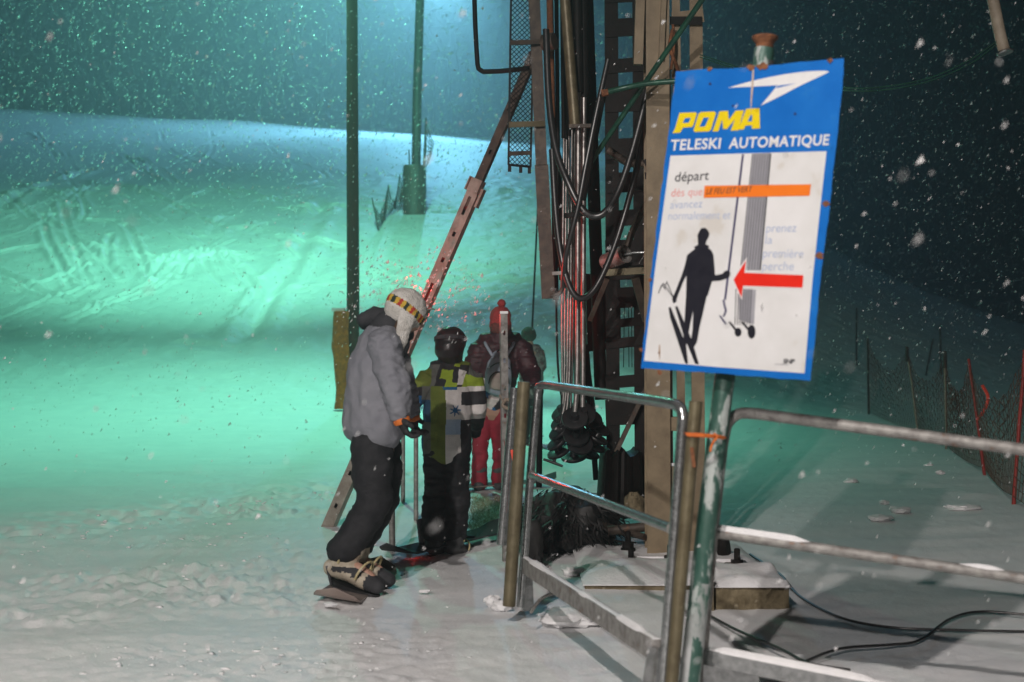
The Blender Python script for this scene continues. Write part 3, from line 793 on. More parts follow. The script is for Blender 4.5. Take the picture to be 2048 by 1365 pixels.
def shaggy(c, size, n, label):
    """a low heap with a coat of dark drooping twigs"""
    t = thing('branch_heap', label, 'heap', c)
    m = MB(); o = mound('core', c, size, M['tarp'], label, 'heap', .3, 2, seg=32, freq=2.0)
    for k_ in ('label', 'category'): del o[k_]
    o.parent = t; o.location = (0, 0, 0)
    rg = random.Random(12); m = MB()
    for k in range(n):
        th = math.acos(rg.uniform(-.1, 1)); ph = rg.uniform(0, 6.283)
        d = Vector((math.sin(th) * math.cos(ph), math.sin(th) * math.sin(ph), math.cos(th)))
        p = Vector(c) + Vector((d.x * size[0], d.y * size[1], d.z * size[2])) * rg.uniform(.85, 1.12)
        q = p + Vector((d.x * .08 + rg.uniform(-.05, .05), d.y * .08 + rg.uniform(-.05, .05), -rg.uniform(.0, .09)))
        r = q + Vector((d.x * .05 + rg.uniform(-.04, .04), d.y * .05, -rg.uniform(.02, .06)))
        w = Vector((rg.uniform(-1, 1), rg.uniform(-1, 1), rg.uniform(-.4, .4))).normalized() * rg.uniform(.003, .009)
        m.add([p - w, p + w, q + w, q - w, r], [(0, 1, 2, 3), (3, 2, 4)])
    m.build('twigs', M['tarp'], t)
shaggy(P(1130, 1050, 9.3), (.27, .38, .23), 1300, 'black shaggy heap of branches under the disc cluster')
mound('rubber_lump', P(1066, 1085, 8.7), (.07, .12, .16), M['tarp'], 'small black lump just behind the far leg of the steel gate', 'lump', .25, 3, freq=1.6)
mound('stone_block', P(1268, 1012, 9.1), (.062, .08, .085), M['concrete'], 'snowy reddish stone against the foot of the dark mast', 'stone', .3, 4)
stick('ground_pipe', M['brownsteel'], P(1215, 1062, 8.9), P(1330, 1050, 8.9), .03, .03, 'rusty pipe lying on the snow at the tower foot', 'pipe')
stick('scrap_wood', M['brownsteel'], P(1160, 1040, 9.2), P(1290, 1075, 8.8), .035, .02, 'dark board lying behind the middle rail of the gate', 'board', jit=.01)
for k, (a, b, c, l) in enumerate((((1235, 1050), (1252, 1075), (1262, 1088), 'dark twig curling over the tower foot'), ((1225, 1080), (1245, 1084), (1272, 1086), 'dark twig lying flat by the anchor bolts'))):
    m = MB(); m.tube(spline([P(*a, 8.7), P(*b, 8.65), P(*c, 8.6)], 4), .005, 6); tag(m.build('twig', M['darksteel'], None, True, P(*b, 8.65)), l, 'twig')

# concrete footing
def block(name, x0, x1, yt, yb, Yf, depth, label, snow=.03):
    a, b = P(x0, yb, Yf), P(x1, yb, Yf); zt = P(x0, yt, Yf).z
    m = MB(); nx, nz_ = 14, 5; vs, fs = [], []
    for j in range(nz_):
        for i in range(nx):
            z = a.z - .05 + (zt - a.z + .05) * j / (nz_ - 1); x = a.x + (b.x - a.x) * i / (nx - 1)
            vs.append((x, Yf + .012 * float(fbm(np.array(x * 20), np.array(z * 20), 1.0, 2)), z))
    for j in range(nz_ - 1):
        for i in range(nx - 1): fs.append((j * nx + i, j * nx + i + 1, (j + 1) * nx + i + 1, (j + 1) * nx + i))
    m.add(vs, fs); m.box(((a.x + b.x) / 2, Yf + .02 + depth / 2, (a.z - .05 + zt) / 2), (b.x - a.x, depth, zt - a.z + .05))
    o = m.build(name, M['concrete'], None, False, a)
    tag(o, label, 'concrete block')
    m = MB(); nx, ny = 22, 16; vs, fs = [], []
    for j in range(ny):
        for i in range(nx):
            x = a.x - .012 + (b.x - a.x + .024) * i / (nx - 1); y = Yf - .015 + (depth + .03) * j / (ny - 1)
            e = min(i, nx - 1 - i, j, ny - 1 - j)
            vs.append((x, y, zt + snow * (0.15 if e == 0 else .8 if e == 1 else 1) + .02 * float(fbm(np.array(x * 6), np.array(y * 6), 3.0, 2)) * (e > 0)))
    for j in range(ny - 1):
        for i in range(nx - 1): fs.append((j * nx + i, j * nx + i + 1, (j + 1) * nx + i + 1, (j + 1) * nx + i))
    k = len(vs); ring = [i for i in range(nx)] + [j * nx + nx - 1 for j in range(1, ny)] + [(ny - 1) * nx + i for i in range(nx - 2, -1, -1)] + [j * nx for j in range(ny - 2, 0, -1)]
    for i in ring: vs.append((vs[i][0], vs[i][1], zt + .003))
    L = len(ring)
    for i in range(L): fs.append((ring[i], k + i, k + (i + 1) % L, ring[(i + 1) % L]))
    m.add(vs, fs); m.build('snow_cap', M['snowcap'], o, True)
block('concrete_block', 1432, 1578, 1176, 1217, 7.10, .5, 'long mossy concrete block with snow on top right of the sign post', .05)
block('concrete_block', 1398, 1428, 1164, 1222, 7.05, .22, 'narrow mossy concrete block hidden half behind the sign post', .02)
block('concrete_block', 1170, 1560, 1172, 1184, 7.75, 1.35, 'wide snow covered concrete footing under the tower columns', .05)
# ------------------------------------------------------------------ steel barriers and posts of the queue
YA, YB = 6.9, 4.95
def snow_strip(m, a, b, w, h, seed, low=0.06):
    """uneven ridge of snow lying along a rail"""
    a, b = Vector(a), Vector(b); n = 90
    s = (b - a).cross(Vector((0, 0, 1))).normalized(); vs, fs = [], []
    for i in range(n + 1):
        u = i / n
        k = float(fbm(np.array(u * 7 + seed), np.array(seed * 3.1), 2.0, 3))
        kk = max(low, min(1.0, k * 1.6 + .45)); hh = h * kk * (.8 + .25 * k); ww = w * (.55 + .45 * kk)
        e = a.lerp(b, u) + s * (.1 * w * k)
        for (x, z) in ((-.5, -.08), (-.42, .45), (-.2, .9), (.15, 1.0), (.42, .5), (.5, -.08)): vs.append(e + s * (x * ww) + Vector((0, 0, z * hh)))
    for i in range(n):
        for j in range(6): fs.append((i * 6 + j, (i + 1) * 6 + j, (i + 1) * 6 + (j + 1) % 6, i * 6 + (j + 1) % 6))
    fs += [(5, 4, 3, 2, 1, 0), tuple(n * 6 + j for j in range(6))]
    m.add(vs, fs)
g0 = P(1040, 1205, YA); g0.z = 0
gate = thing('crowd_barrier', 'galvanised steel barrier running away from the sign post, its bottom rail snowy', 'barrier', g0)
ft, fm_, fb_ = P(1076, 782, YA), P(1061, 950, YA), P(1041, 1214, YA)
nt_, nm_, nb_ = P(1352, 815, YB), P(1350, 1060, YB), P(1322, 1420, YB)
m = MB()
frame = [fb_, fm_, P(1074, 800, YA)] + spline([P(1074, 800, YA), P(1077, 776, YA), P(1084, 771, YA - .03), P(1096, 771, YA - .09)], 4)[1:] \
    + spline([P(1330, 805, YB + .12), P(1356, 812, YB + .03), P(1366, 832, YB), P(1364, 870, YB)], 5) + [P(1350, 1060, YB), nb_]
m.tube(frame, .0205, 12)
m.build('frame', M['galv'], gate, True)
m = MB(); m.tube([fm_, nm_], .0185, 12); m.build('middle_rail', M['galv'], gate, True)
m = MB(); la, lb = P(1050, 1130, YA), P(1312, 1300, YB); m.bar(la, lb, .035, .075, (0, 0, 1)); br = m.build('bottom_rail', M['galv_dull'], gate)
m = MB(); snow_strip(m, la + Vector((0, 0, .036)), lb + Vector((0, 0, .036)), .042, .020, 3, .35); m.build('snow_cap', M['snowcap'], br)
for (x0, y0, x1, y1, Y, w) in ((1052, 1128, 1056, 1222, YA, .06), (1316, 1296, 1300, 1400, YB, .075)):
    m = MB(); m.bar(P(x0, y0, Y), P(x1, y1, Y), w, .006, (.35, -1, 0)); m.build('foot_plate', M['galv'], gate)

for jp, ax_ in ((fm_, nm_ - fm_), (nm_, fm_ - nm_)):
    m = MB(); d_ = ax_.normalized(); m.lathe([(.019, .012), (.0235, .020), (.0225, .028), (.0188, .036)], jp, d_, 14); m.build('weld_collar', M['galv_dull'], gate, True)
g2 = P(1450, 1380, 4.72); g2.z = 0
bar2 = thing('crowd_barrier', 'galvanised steel barrier with two snowy rails, right of the sign post', 'barrier', g2)
Y1, Y2 = 5.09, 4.62
m = MB()
m.tube([P(1398, 1380, Y1), P(1426, 1060, Y1), P(1445, 890, Y1)] + spline([P(1447, 880, Y1), P(1455, 848, Y1), P(1478, 828, Y1), P(1515, 828, Y1)], 6)[1:] + [P(1800, 866, (Y1 + Y2) / 2), P(2060, 902, Y2), P(2330, 945, Y2 - .1)] + spline([P(2360, 952, Y2 - .1), P(2385, 980, Y2 - .1), P(2386, 1030, Y2 - .1)], 4) + [P(2370, 1430, Y2 - .1)], .0205, 12)
m.build('frame', M['galv_dull'], bar2, True)
m = MB(); ra, rb = P(1428, 1066, Y1), P(2370, 1205, Y2 - .1); m.tube([ra, rb], .019, 12); mr = m.build('middle_rail', M['galv_dull'], bar2, True)
m = MB(); snow_strip(m, ra + Vector((0, 0, .014)), rb + Vector((0, 0, .014)), .026, .020, 8, .02); m.build('snow_cap', M['snowcap'], mr)
m = MB(); ra, rb = P(1408, 1312, Y1), P(2360, 1500, Y2 - .1); m.bar(ra, rb, .04, .055, (0, 0, 1)); mr = m.build('bottom_rail', M['galv'], bar2)
m = MB(); snow_strip(m, ra + Vector((0, 0, .027)), rb + Vector((0, 0, .027)), .045, .022, 5, .5); m.build('snow_cap', M['snowcap'], mr)
m = MB(); m.bar(P(1462, 1330, Y1 - .02), P(1462, 1420, Y1 - .02), .2, .006, (0, -1, 0)); m.build('foot_plate', M['galv'], bar2)

p1 = stick('olive_post', M['olive'], P(1018, 1212, 6.8), P(1048, 764, 6.8), .031, .031, 'olive painted tube post at the far end of the steel gate', 'post', 'olive tube posts', 14)
p2 = stick('olive_post', M['olive'], P(1338, 1430, 4.92), P(1392, 803, 4.92), .023, .023, 'olive painted tube post tied to the sign post by orange twine', 'post', 'olive tube posts', 14)
m = MB(); m.bar(P(1383, 895, 4.895), P(1388, 935, 4.895), .012, .004, (0, -1, 0)); m.build('rust_patch', M['rust'], p2)
stick('steel_post', M['galv'], P(1003, 1090, 7.6), P(1030, 776, 7.6), .027, .027, 'galvanised tube post left of the far olive post', 'post', None, 12)
stick('steel_post', M['darksteel'], P(1078, 975, 9.9), P(1080, 780, 9.9), .022, .022, 'black tube post seen right of the far gate leg', 'post', None, 10)
rb_ = MB(); rb_.bar(P(1024, 900, 7.55), P(1030, 932, 7.55), .018, .004, (0, -1, 0)); rb_.bar(P(1029, 934, 7.55), P(1026, 1030, 7.55), .010, .004, (.3, -1, 0))
M['ribbon'] = pm('fluorescent_red_ribbon', (0.85, 0.06, 0.03), (0.75, 0.08, 0.04), 30, 0.5)
tag(rb_.build('marker_ribbon', M['ribbon'], None, False, P(1026, 930, 7.55)), 'bright red orange ribbon hanging on the galvanised post', 'ribbon')

# slotted post in the snow
sp0 = P(1014, 1112, 8.75); sp0.z = float(gz(sp0.x, sp0.y))
spo = thing('slotted_post', 'grey slotted steel post with snowy top, standing in front of the red hat person', 'post', sp0)
m = MB(); a, b = sp0 - Vector((0, 0, .1)), P(1008, 628, 8.75)
t = (b - a).normalized(); L = (b - a).length; nv = Vector((.25, -1, 0)).normalized(); nv = (nv - t * t.dot(nv)).normalized(); w_ = t.cross(nv)
for s_ in (-1, 1): m.bar(a + w_ * s_ * .0135, b + w_ * s_ * .0135, .012, .004, nv); m.bar(a + w_ * s_ * .0205 - nv * .016, b + w_ * s_ * .0205 - nv * .016, .0035, .032, nv)
pos = 0.0
for h_ in np.arange(.12, L, .17):
    m.bar(a + t * pos, a + t * (h_ - .014), .0152, .0038, nv); pos = h_ + .014
m.bar(a + t * pos, b, .0152, .0038, nv)
m.build('channel', M['galv_dull'], spo)
m = MB(); m.box(b + Vector((0, .015, .008)), (.05, .045, .016)); m.build('snow_cap', M['snowcap'], spo)
m = MB(); m.tube(spline([P(1014, 800, 8.7), P(1026, 802, 8.68), P(1022, 818, 8.66), P(1006, 812, 8.68), P(1012, 798, 8.7)], 5), .012, 8); m.tube([P(1008, 808, 8.66), P(999, 790, 8.66)], .005, 6); m.build('rope_knot', pm('grey_rope', (.3, .24, .19), (.2, .16, .12), 60, .9, 0, .5, 150), spo, True)

# tubular queue rails on the left of the lane
def hoop(name, label, a, b, h, r, mat):
    m = MB(); a, b = Vector(a), Vector(b); d = (b - a).normalized()
    za, zb = Vector((0, 0, h)), Vector((0, 0, h))
    m.tube([a - Vector((0, 0, .1)), a + za * .5, a + za - Vector((0, 0, .12))] + spline([a + za - Vector((0, 0, .12)), a + za + d * .03 - Vector((0, 0, .03)), a + za + d * .12], 4)[1:] +
           spline([b + zb - d * .12, b + zb - d * .03 - Vector((0, 0, .03)), b + zb - Vector((0, 0, .12))], 4) + [b + zb * .5, b - Vector((0, 0, .1))], r, 10)
    return tag(m.build(name, mat, None, True, a), label, 'rail')
hoop('queue_rail', 'grey tubular queue rail left of the checked jacket child', G(832, 1040), G(806, 1002), .89, .018, M['galv_dull'])

# leaning slotted strut with its sliding upper half
sa, sb, sm_ = P(655, 1052, 10.3), P(1066, 105, 10.0), None
axis = (sb - sa).normalized()
mid = sa + (sb - sa) * .735
nv = Vector((-.42, -1, 0)); nv = (nv - axis * axis.dot(nv)).normalized(); wv = axis.cross(nv)
strut = thing('leaning_strut', 'long slotted steel strut leaning from the snow up to the mesh guard', 'strut', sa)
def channel(m, a, b, w, d, th, hole_at, hw, hl):
    t = (b - a).normalized(); L = (b - a).length
    sw = (w - hw) / 2
    for s_ in (-1, 1):
        m.bar(a + wv * s_ * (w - sw) / 2, b + wv * s_ * (w - sw) / 2, sw, th, nv)
        m.bar(a + wv * s_ * (w / 2 - th / 2) - nv * (d / 2 + th / 2 + .0002), b + wv * s_ * (w / 2 - th / 2) - nv * (d / 2 + th / 2 + .0002), th, d, nv)
    m.bar(a - nv * (d + th), b - nv * (d + th), w * .96, th * .9, nv)
    pos = 0
    for (h_, l_) in hole_at:
        m.bar(a + t * pos, a + t * (h_ - l_ / 2), hw * 1.002, th * .98, nv); pos = h_ + l_ / 2
    m.bar(a + t * pos, b, hw * 1.002, th * .98, nv)
L = (mid - sa).length
m = MB(); holes = [(.16, .035), (.42, .035), (.95, .035), (1.2, .12), (1.5, .035), (1.62, .035), (1.85, .14), (2.1, .035), (2.3, .035), (2.52, .14)]
channel(m, sa - axis * .12, mid, .088, .055, .005, [(h + .12, l) for h, l in holes if h < L - .1], .024, 0)
M['strut'] = pm('scratched_galvanised_strut', (0.40, 0.36, 0.31), (0.24, 0.20, 0.165), 9, 0.5, 0.3, 0.25, 40, c3=(0.55, 0.52, 0.48))
lo = m.build('lower_channel', M['strut'], strut)
m = MB(); c = mid - axis * .02
for s_ in (-1, 1): m.bar(c - axis * .07 + wv * s_ * .049, c + axis * .03 + wv * s_ * .049, .008, .075, nv)
m.bar(c - axis * .07 + nv * .008, c + axis * .03 + nv * .008, .104, .008, nv); m.bar(c - axis * .16 + wv * .062 - nv * .03, c - axis * .02 + wv * .062 - nv * .03, .018, .05, nv)
m.build('clamp_collar', M['strut'], strut)
m = MB(); channel(m, mid - axis * .2 - nv * .010, sb - nv * .010, .062, .040, .004, [(.42, .03), (.75, .03), (1.05, .03)], .02, 0); m.build('upper_channel', M['brownsteel'], strut)
def flat_text(body, bold=0.0, shear=0.0, spacing=1.0):
    cu = bpy.data.curves.new('t', 'FONT'); cu.body = body; cu.size = 1.0; cu.offset = bold; cu.shear = shear; cu.space_character = spacing; cu.resolution_u = 4
    o = bpy.data.objects.new('t', cu); COL.objects.link(o)
    bpy.context.view_layer.update()
    me = bpy.data.meshes.new_from_object(o.evaluated_get(bpy.context.evaluated_depsgraph_get()))
    V = [tuple(v.co[:2]) for v in me.vertices]; Fc = [tuple(p.vertices) for p in me.polygons]
    bpy.data.objects.remove(o); bpy.data.curves.remove(cu); bpy.data.meshes.remove(me)
    return V, Fc
V, Fc = flat_text('S', .03); xs = [v[0] for v in V]; ys = [v[1] for v in V]
m = MB(); cS = sa + axis * .60
up_ = (Vector((0, 0, 1)) - nv * nv.z).normalized(); rt_ = nv.cross(up_) * -1
if rt_.x < 0: rt_ = -rt_
vs = [cS + axis * ((v[1] - (min(ys) + max(ys)) / 2) * .155) + rt_.cross(Vector()) + (wv if wv.x > 0 else -wv) * ((v[0] - (min(xs) + max(xs)) / 2) * .11) + nv * .0042 for v in V]
m.add(vs, Fc); m.build('painted_letter', M['redpole'], strut)
pm_S = None

# the red start signal on the strut, lens turned up the lane
sg0 = P(806, 612, 9.2)
sig = thing('start_signal', 'red start lamp on a thin post hidden behind the white hat snowboarder', 'signal lamp', G(784, 1098))
M['reddark'] = pm('dark_red_box', (0.16, 0.015, 0.012), (0.10, 0.012, 0.01), 12, 0.4)
m = MB(); m.box(sg0, (.07, .09, .16)); m.build('housing', M['reddark'], sig)
M['redglow'] = bpy.data.materials.new('red_lamp_glass'); M['redglow'].use_nodes = True
_b = M['redglow'].node_tree.nodes['Principled BSDF']; _b.inputs['Base Color'].default_value = (.8, .02, .01, 1); _b.inputs['Emission Color'].default_value = (1, .03, .02, 1); _b.inputs['Emission Strength'].default_value = 6
L0 = sg0 + Vector((.062, 0, .02))
m = MB(); m.lathe([(.03, 0), (.03, .012), (.02, .022)], sg0 + Vector((.034, 0, .02)), (1, -.1, .1), 16); m.build('lens', M['redglow'], sig, True)
m = MB(); m.bar(sg0 + Vector((.03, 0, -.022)), sg0 + Vector((.20, 0, -.022)), .22, .005, (0, 0, 1)); m.build('added_baffle', M['reddark'], sig)  # added hidden plate, keeps the red light off helmet and snow
m = MB(); m.tube([G(785, 1098) - Vector((0, 0, .1)), P(782, 900, 9.2), P(781, 640, 9.2)], .021, 10); m.tube([P(781, 641, 9.2), P(800, 625, 9.2)], .015, 8); m.build('post', M['galv_dull'], sig, True)
lamp("start_lamp", 'POINT', L0, 24, (1.0, 0.035, 0.025), 0.012)

# ------------------------------------------------------------------ the blue sign on its green post
M['scraped'] = pm('scraped_primer', (0.50, 0.52, 0.52), (0.30, 0.33, 0.32), 12, 0.5, 0.1, 0.3, 50, (1, 1, .5), c3=(0.03, 0.12, 0.08), pos=(.35, .55), p3=.62)
post0 = P(1372, 1440, 4.98)
sign = thing('lift_sign', 'blue and white drag lift departure sign on a leaning green post', 'sign', (post0.x, post0.y, 0))
m = MB(); m.tube([post0, P(1412, 1060, 5.0), P(1449, 760, 5.02), P(1529, 98, 5.1)], .036, 20); m.build('post', M['greenpaint'], sign, True)
m = MB(); m.tube([post0, P(1377, 1380, 4.985), P(1402, 1165, 4.995)], .0372, 20); m.build('scraped_lower_section', M['scraped'], sign, True)
m = MB(); m.tube([P(1460, 700, 4.985), P(1440, 775, 4.975)], .004, 6)
cpt = P(1529, 98, 5.1)
m = MB(); m.lathe([(.030, -.045), (.031, .012), (.034, .022), (.047, .036), (.047, .044), (.03, .05)], cpt, P(1530, 60, 5.1) - cpt, 24); m.build('cap', M['rust'], sign, True)
m = MB(); m.lathe([(.0375, -.11), (.0375, -.046)], cpt, P(1530, 60, 5.1) - cpt, 24); m.build('scraped_band', M['galv'], sign, True)
cs = [P(1282, 738, 5.12), P(1620, 762, 4.72), P(1688, 117, 4.72), P(1353, 143, 5.12)]
pc = sum(cs, Vector()) / 4
pn = ((cs[1] - cs[0]) + (cs[2] - cs[3])).cross((cs[3] - cs[0]) + (cs[2] - cs[1])).normalized()
if pn.y > 0: pn = -pn
pc = pc + pn * .012
def SP(px, py, d=0.0):
    r_ = Vector(((px - 1024) / F, 1.0, -(py - 682.5) / F)); o_ = Vector((0, 0, CZ))
    return o_ + r_ * ((pc + pn * d - o_).dot(pn) / r_.dot(pn))
def densify(pts, step=14, amp=1.6, seed=0):
    out = []
    for i, (a, b) in enumerate(zip(pts, pts[1:] + pts[:1])):
        L = math.hypot(b[0] - a[0], b[1] - a[1]); n = max(1, int(L / step))
        for k in range(n):
            x, y = a[0] + (b[0] - a[0]) * k / n, a[1] + (b[1] - a[1]) * k / n
            if 0 < k: 
                x += amp * float(fbm(np.array(x * .05 + seed), np.array(y * .05), 1.0, 3)); y += amp * float(fbm(np.array(x * .05), np.array(y * .05 + seed), 5.0, 3))
            out.append((x, y))
    return out
def slab(name, poly, d0, d1, mat, parent):
    """a flat plate on the sign with the outline poly, from depth d0 to d1"""
    n = len(poly); m = MB()
    if d0 is None:
        m.add([SP(x, y, d1) for x, y in poly], [tuple(range(n))])
    else:
        m.add([SP(x, y, d1) for x, y in poly] + [SP(x, y, d0) for x, y in poly], [tuple(range(n)), tuple(range(2 * n - 1, n - 1, -1))] + [(i, i + n, (i + 1) % n + n, (i + 1) % n) for i in range(n)])
    return m.build(name, mat, parent)
outline = densify([(1282, 737), (1292, 640), (1318, 420), (1352, 143), (1420, 138), (1520, 134), (1600, 124), (1688, 117), (1682, 200), (1668, 330), (1652, 470), (1641, 560), (1621, 762), (1500, 753), (1400, 744)], 12, 1.5, 2)
panel = slab('panel', outline, -.004, .0, M['signblue'], sign)
inner = [(1341, 312), (1500, 307), (1653, 303), (1640, 420), (1625, 560), (1609, 747), (1440, 735), (1288, 722), (1310, 540)]
slab('white_field', inner, None, .0008, M['signwhite'], panel)
bird = spline([Vector((1456, 176, 0)), Vector((1510, 161, 0)), Vector((1570, 149, 0)), Vector((1620, 143, 0)), Vector((1657, 143, 0)), Vector((1640, 153, 0)), Vector((1600, 172, 0)), Vector((1560, 193, 0)), Vector((1521, 212, 0))], 4)
bird = [(v.x, v.y) for v in bird] + [(1538, 192), (1555, 171), (1500, 174)]
slab('bird_emblem', bird, None, .0008, M['white'], panel)
slab('bird_notch', [(1552, 177), (1556, 172), (1592, 167), (1572, 172)], None, .0012, M['signblue'], panel)
def sign_text(name, body, bl, br, h, mat, bold=0.0, shear=0.0, spacing=1.0, d=.0014, cap='E'):
    V, Fc = flat_text(body, bold, shear, spacing)
    V0, _ = flat_text(cap, bold); caph = max(v[1] for v in V0)
    x0 = min(v[0] for v in V); x1 = max(v[0] for v in V)
    ux, uy = br[0] - bl[0], br[1] - bl[1]
    out = []
    for v in V:
        u = (v[0] - x0) / (x1 - x0); w = v[1] / caph
        out.append(SP(bl[0] + ux * u + .13 * h * w, bl[1] + uy * u - h * w, d))
    m = MB(); m.add(out, Fc); return m.build(name, mat, panel)
# heavy slanted capitals, drawn letter by letter with their counters
ZP = lambda q: [(1320 + x * .19048, 200 + y * .19048) for x, y in q]
for nm, out_, hole in (('P', [(205, 138), (372, 131), (388, 142), (352, 262), (335, 286), (243, 292), (210, 345), (130, 352), (158, 300)], [(262, 192), (322, 190), (302, 240), (240, 243)]),
                       ('O', [(432, 128), (572, 123), (588, 138), (537, 308), (515, 332), (366, 338), (352, 322), (404, 148)], [(458, 188), (514, 186), (472, 280), (414, 283)]),
                       ('M', [(625, 121), (714, 117), (722, 212), (795, 113), (880, 110), (822, 321), (742, 324), (786, 205), (704, 306), (662, 308), (652, 205), (612, 331), (552, 334)], None),
                       ('A', [(905, 95), (1045, 88), (1050, 300), (965, 305), (965, 268), (897, 272), (880, 311), (820, 315)], [(952, 160), (968, 160), (966, 226), (920, 229)])):
    L_ = slab('letter', ZP(out_), None, .0014, M['yellow'], panel)
    if hole: slab('counter', ZP(hole), None, .0018, M['signblue'], panel)
sign_text('lettering', 'TELESKI', (1340, 301), (1440, 297), 21, M['white'], .022, 0, 1.06)
sign_text('lettering', 'AUTOMATIQUE', (1457, 297), (1657, 290), 21, M['white'], .022, 0, 1.06)
sign_text('lettering', 'départ', (1349, 364), (1417, 360), 19, M['ink'], 0.004, 0, 1.0, cap='l')
sign_text('lettering', 'dès que', (1342, 394), (1404, 391), 16, M['palered'], -.002, 0, 1.05, cap='l')
sign_text('lettering', 'avancez', (1340, 418), (1404, 415), 16, M['paleblue'], -.002, 0, 1.0, cap='l')
sign_text('lettering', 'normalement et', (1336, 440), (1460, 438), 16, M['paleblue'], -.002, 0, 1.0, cap='l')
sign_text('lettering', 'prenez', (1532, 465), (1592, 464), 17, M['paleblue'], -.002, 0, 1.0, cap='l')
sign_text('lettering', 'la', (1530, 488), (1544, 488), 16, M['paleblue'], -.002, 0, 1.0, cap='l')
sign_text('lettering', 'première', (1525, 515), (1606, 516), 17, M['paleblue'], -.002, 0, 1.0, cap='l')
sign_text('lettering', 'perche', (1524, 541), (1587, 541), 17, M['paleblue'], -.002, 0, 1.0, cap='l')
def quadline(name, a, b, wa, wb, mat, d=.0014):
    slab(name, [(a[0] - wa / 2, a[1]), (a[0] + wa / 2, a[1]), (b[0] + wb / 2, b[1]), (b[0] - wb / 2, b[1])], None, d, mat, panel)
quadline('pole_drawing', (1486, 309), (1450, 600), 4.2, 4.2, M['navy'])
m = MB()
pts = [(1447, 600), (1449, 612), (1452, 622), (1447, 634)]
for a, b in zip(pts[:-1], pts[1:]): m.add([SP(a[0] - 2, a[1], .0014), SP(a[0] + 2, a[1], .0014), SP(b[0] + 2, b[1], .0014), SP(b[0] - 2, b[1], .0014)], [(0, 1, 2, 3)])
m.add([SP(1438, 632, .0015), SP(1441, 631, .0015), SP(1454, 648, .0015), SP(1450, 650, .0015)], [(0, 1, 2, 3)])
m.build('pole_hook_drawing', M['navy'], panel)
slab('pole_bundle_drawing', [(1505, 308), (1541, 306), (1520, 541), (1481, 541)], None, .0012, M['greyprint'], panel)
m = MB(); 
for k in range(8):
    u = k / 7; wl = 1.5 if k < 7 else 3
    m.add([SP(1505 + 36 * u - wl / 2, 308, .0016), SP(1505 + 36 * u + wl / 2, 308, .0016), SP(1481 + 39 * u + wl / 2, 541, .0016), SP(1481 + 39 * u - wl / 2, 541, .0016)], [(0, 1, 2, 3)])
    if k < 7: m.add([SP(1472 + 36 * u - .8, 578, .0016), SP(1472 + 36 * u + .8, 578, .0016), SP(1470 + 34 * u + .8, 650, .0016), SP(1470 + 34 * u - .8, 650, .0016)], [(0, 1, 2, 3)])
for (cx, cy, r1, r2) in ((1476, 665, 7, 9), (1503, 664, 8, 14)):
    m.add([SP(cx + r1 * math.cos(t_), cy + r2 * math.sin(t_), .0018) for t_ in np.linspace(0, 2 * math.pi, 16)[:-1]], [tuple(range(15))])
m.add([SP(1457, 645, .0018), SP(1461, 643, .0018), SP(1474, 660, .0018), SP(1470, 662, .0018)], [(0, 1, 2, 3)])
m.add([SP(1482, 645, .0018), SP(1486, 643, .0018), SP(1500, 660, .0018), SP(1496, 662, .0018)], [(0, 1, 2, 3)])
m.build('pole_lines_drawing', M['ink'], panel)
slab('pole_bundle_drawing', [(1477, 578), (1512, 580), (1508, 650), (1478, 640)], None, .0011, M['greyprint'], panel)
slab('orange_tape', [(1409, 372), (1622, 369), (1619, 392), (1407, 396)], None, .0024, M['tapeorange'], panel)
sign_text('handwriting', 'LE FEU EST VERT', (1412, 389), (1504, 384), 11, M['brownsteel'], .004, .2, 1.0, .0030)
slab('arrow_outline', [(1463, 560), (1494, 514), (1492, 549), (1609, 551), (1607, 578), (1487, 575), (1484, 601)], None, .0020, M['white'], panel)
slab('red_arrow', [(1467, 560), (1492, 521), (1489, 546), (1607, 551), (1605, 576), (1486, 572), (1483, 596)], None, .0024, M['redprint'], panel)
man = [(1402, 457), (1410, 456), (1416, 461), (1419, 468), (1417, 475), (1413, 482), (1411, 489), (1418, 492), (1417, 497), (1422, 500), (1427, 510), (1429, 535), (1430, 551), (1445, 548), (1449, 543), (1456, 541), (1461, 546), (1459, 554), (1452, 558), (1440, 562), (1424, 563), (1416, 590), (1413, 594), (1406, 626), (1399, 655), (1394, 684), (1385, 700), (1381, 686), (1385, 660), (1386, 634), (1386, 622), (1380, 650), (1373, 690), (1366, 684), (1369, 640), (1372, 592), (1373, 551), (1366, 565), (1354, 596), (1352, 605), (1346, 607), (1344, 598), (1352, 580), (1363, 552), (1370, 530), (1374, 511), (1382, 504), (1390, 498), (1388, 494), (1396, 490), (1395, 470)]
slab('skier_figure', man, None, .0018, M['ink'], panel)
for q in ([(1337, 616), (1341, 614), (1372, 690), (1376, 728), (1370, 727), (1340, 635)], [(1350, 614), (1355, 613), (1384, 682), (1398, 729), (1390, 728), (1366, 668)]):
    slab('ski_drawing', q, None, .0021, M['ink'], panel)
m = MB()
for a, b in (((1345, 594), (1327, 568)), ((1346, 594), (1334, 565)), ((1317, 587), (1323, 571)), ((1322, 575), (1327, 566)), ((1325, 570), (1331, 580)), ((1329, 578), (1334, 563))):
    dx, dy = b[0] - a[0], b[1] - a[1]; L_ = math.hypot(dx, dy); nx_, ny_ = -dy / L_ * .8, dx / L_ * .8
    m.add([SP(a[0] - nx_, a[1] - ny_, .0021), SP(a[0] + nx_, a[1] + ny_, .0021), SP(b[0] + nx_, b[1] + ny_, .0021), SP(b[0] - nx_, b[1] - ny_, .0021)], [(0, 1, 2, 3)])
m.build('ski_stick_drawing', M['ink'], panel)
sign_text('maker_mark', 'SNP', (1566, 727), (1589, 728), 9, M['ink'], .03, 0, .9, .0016)
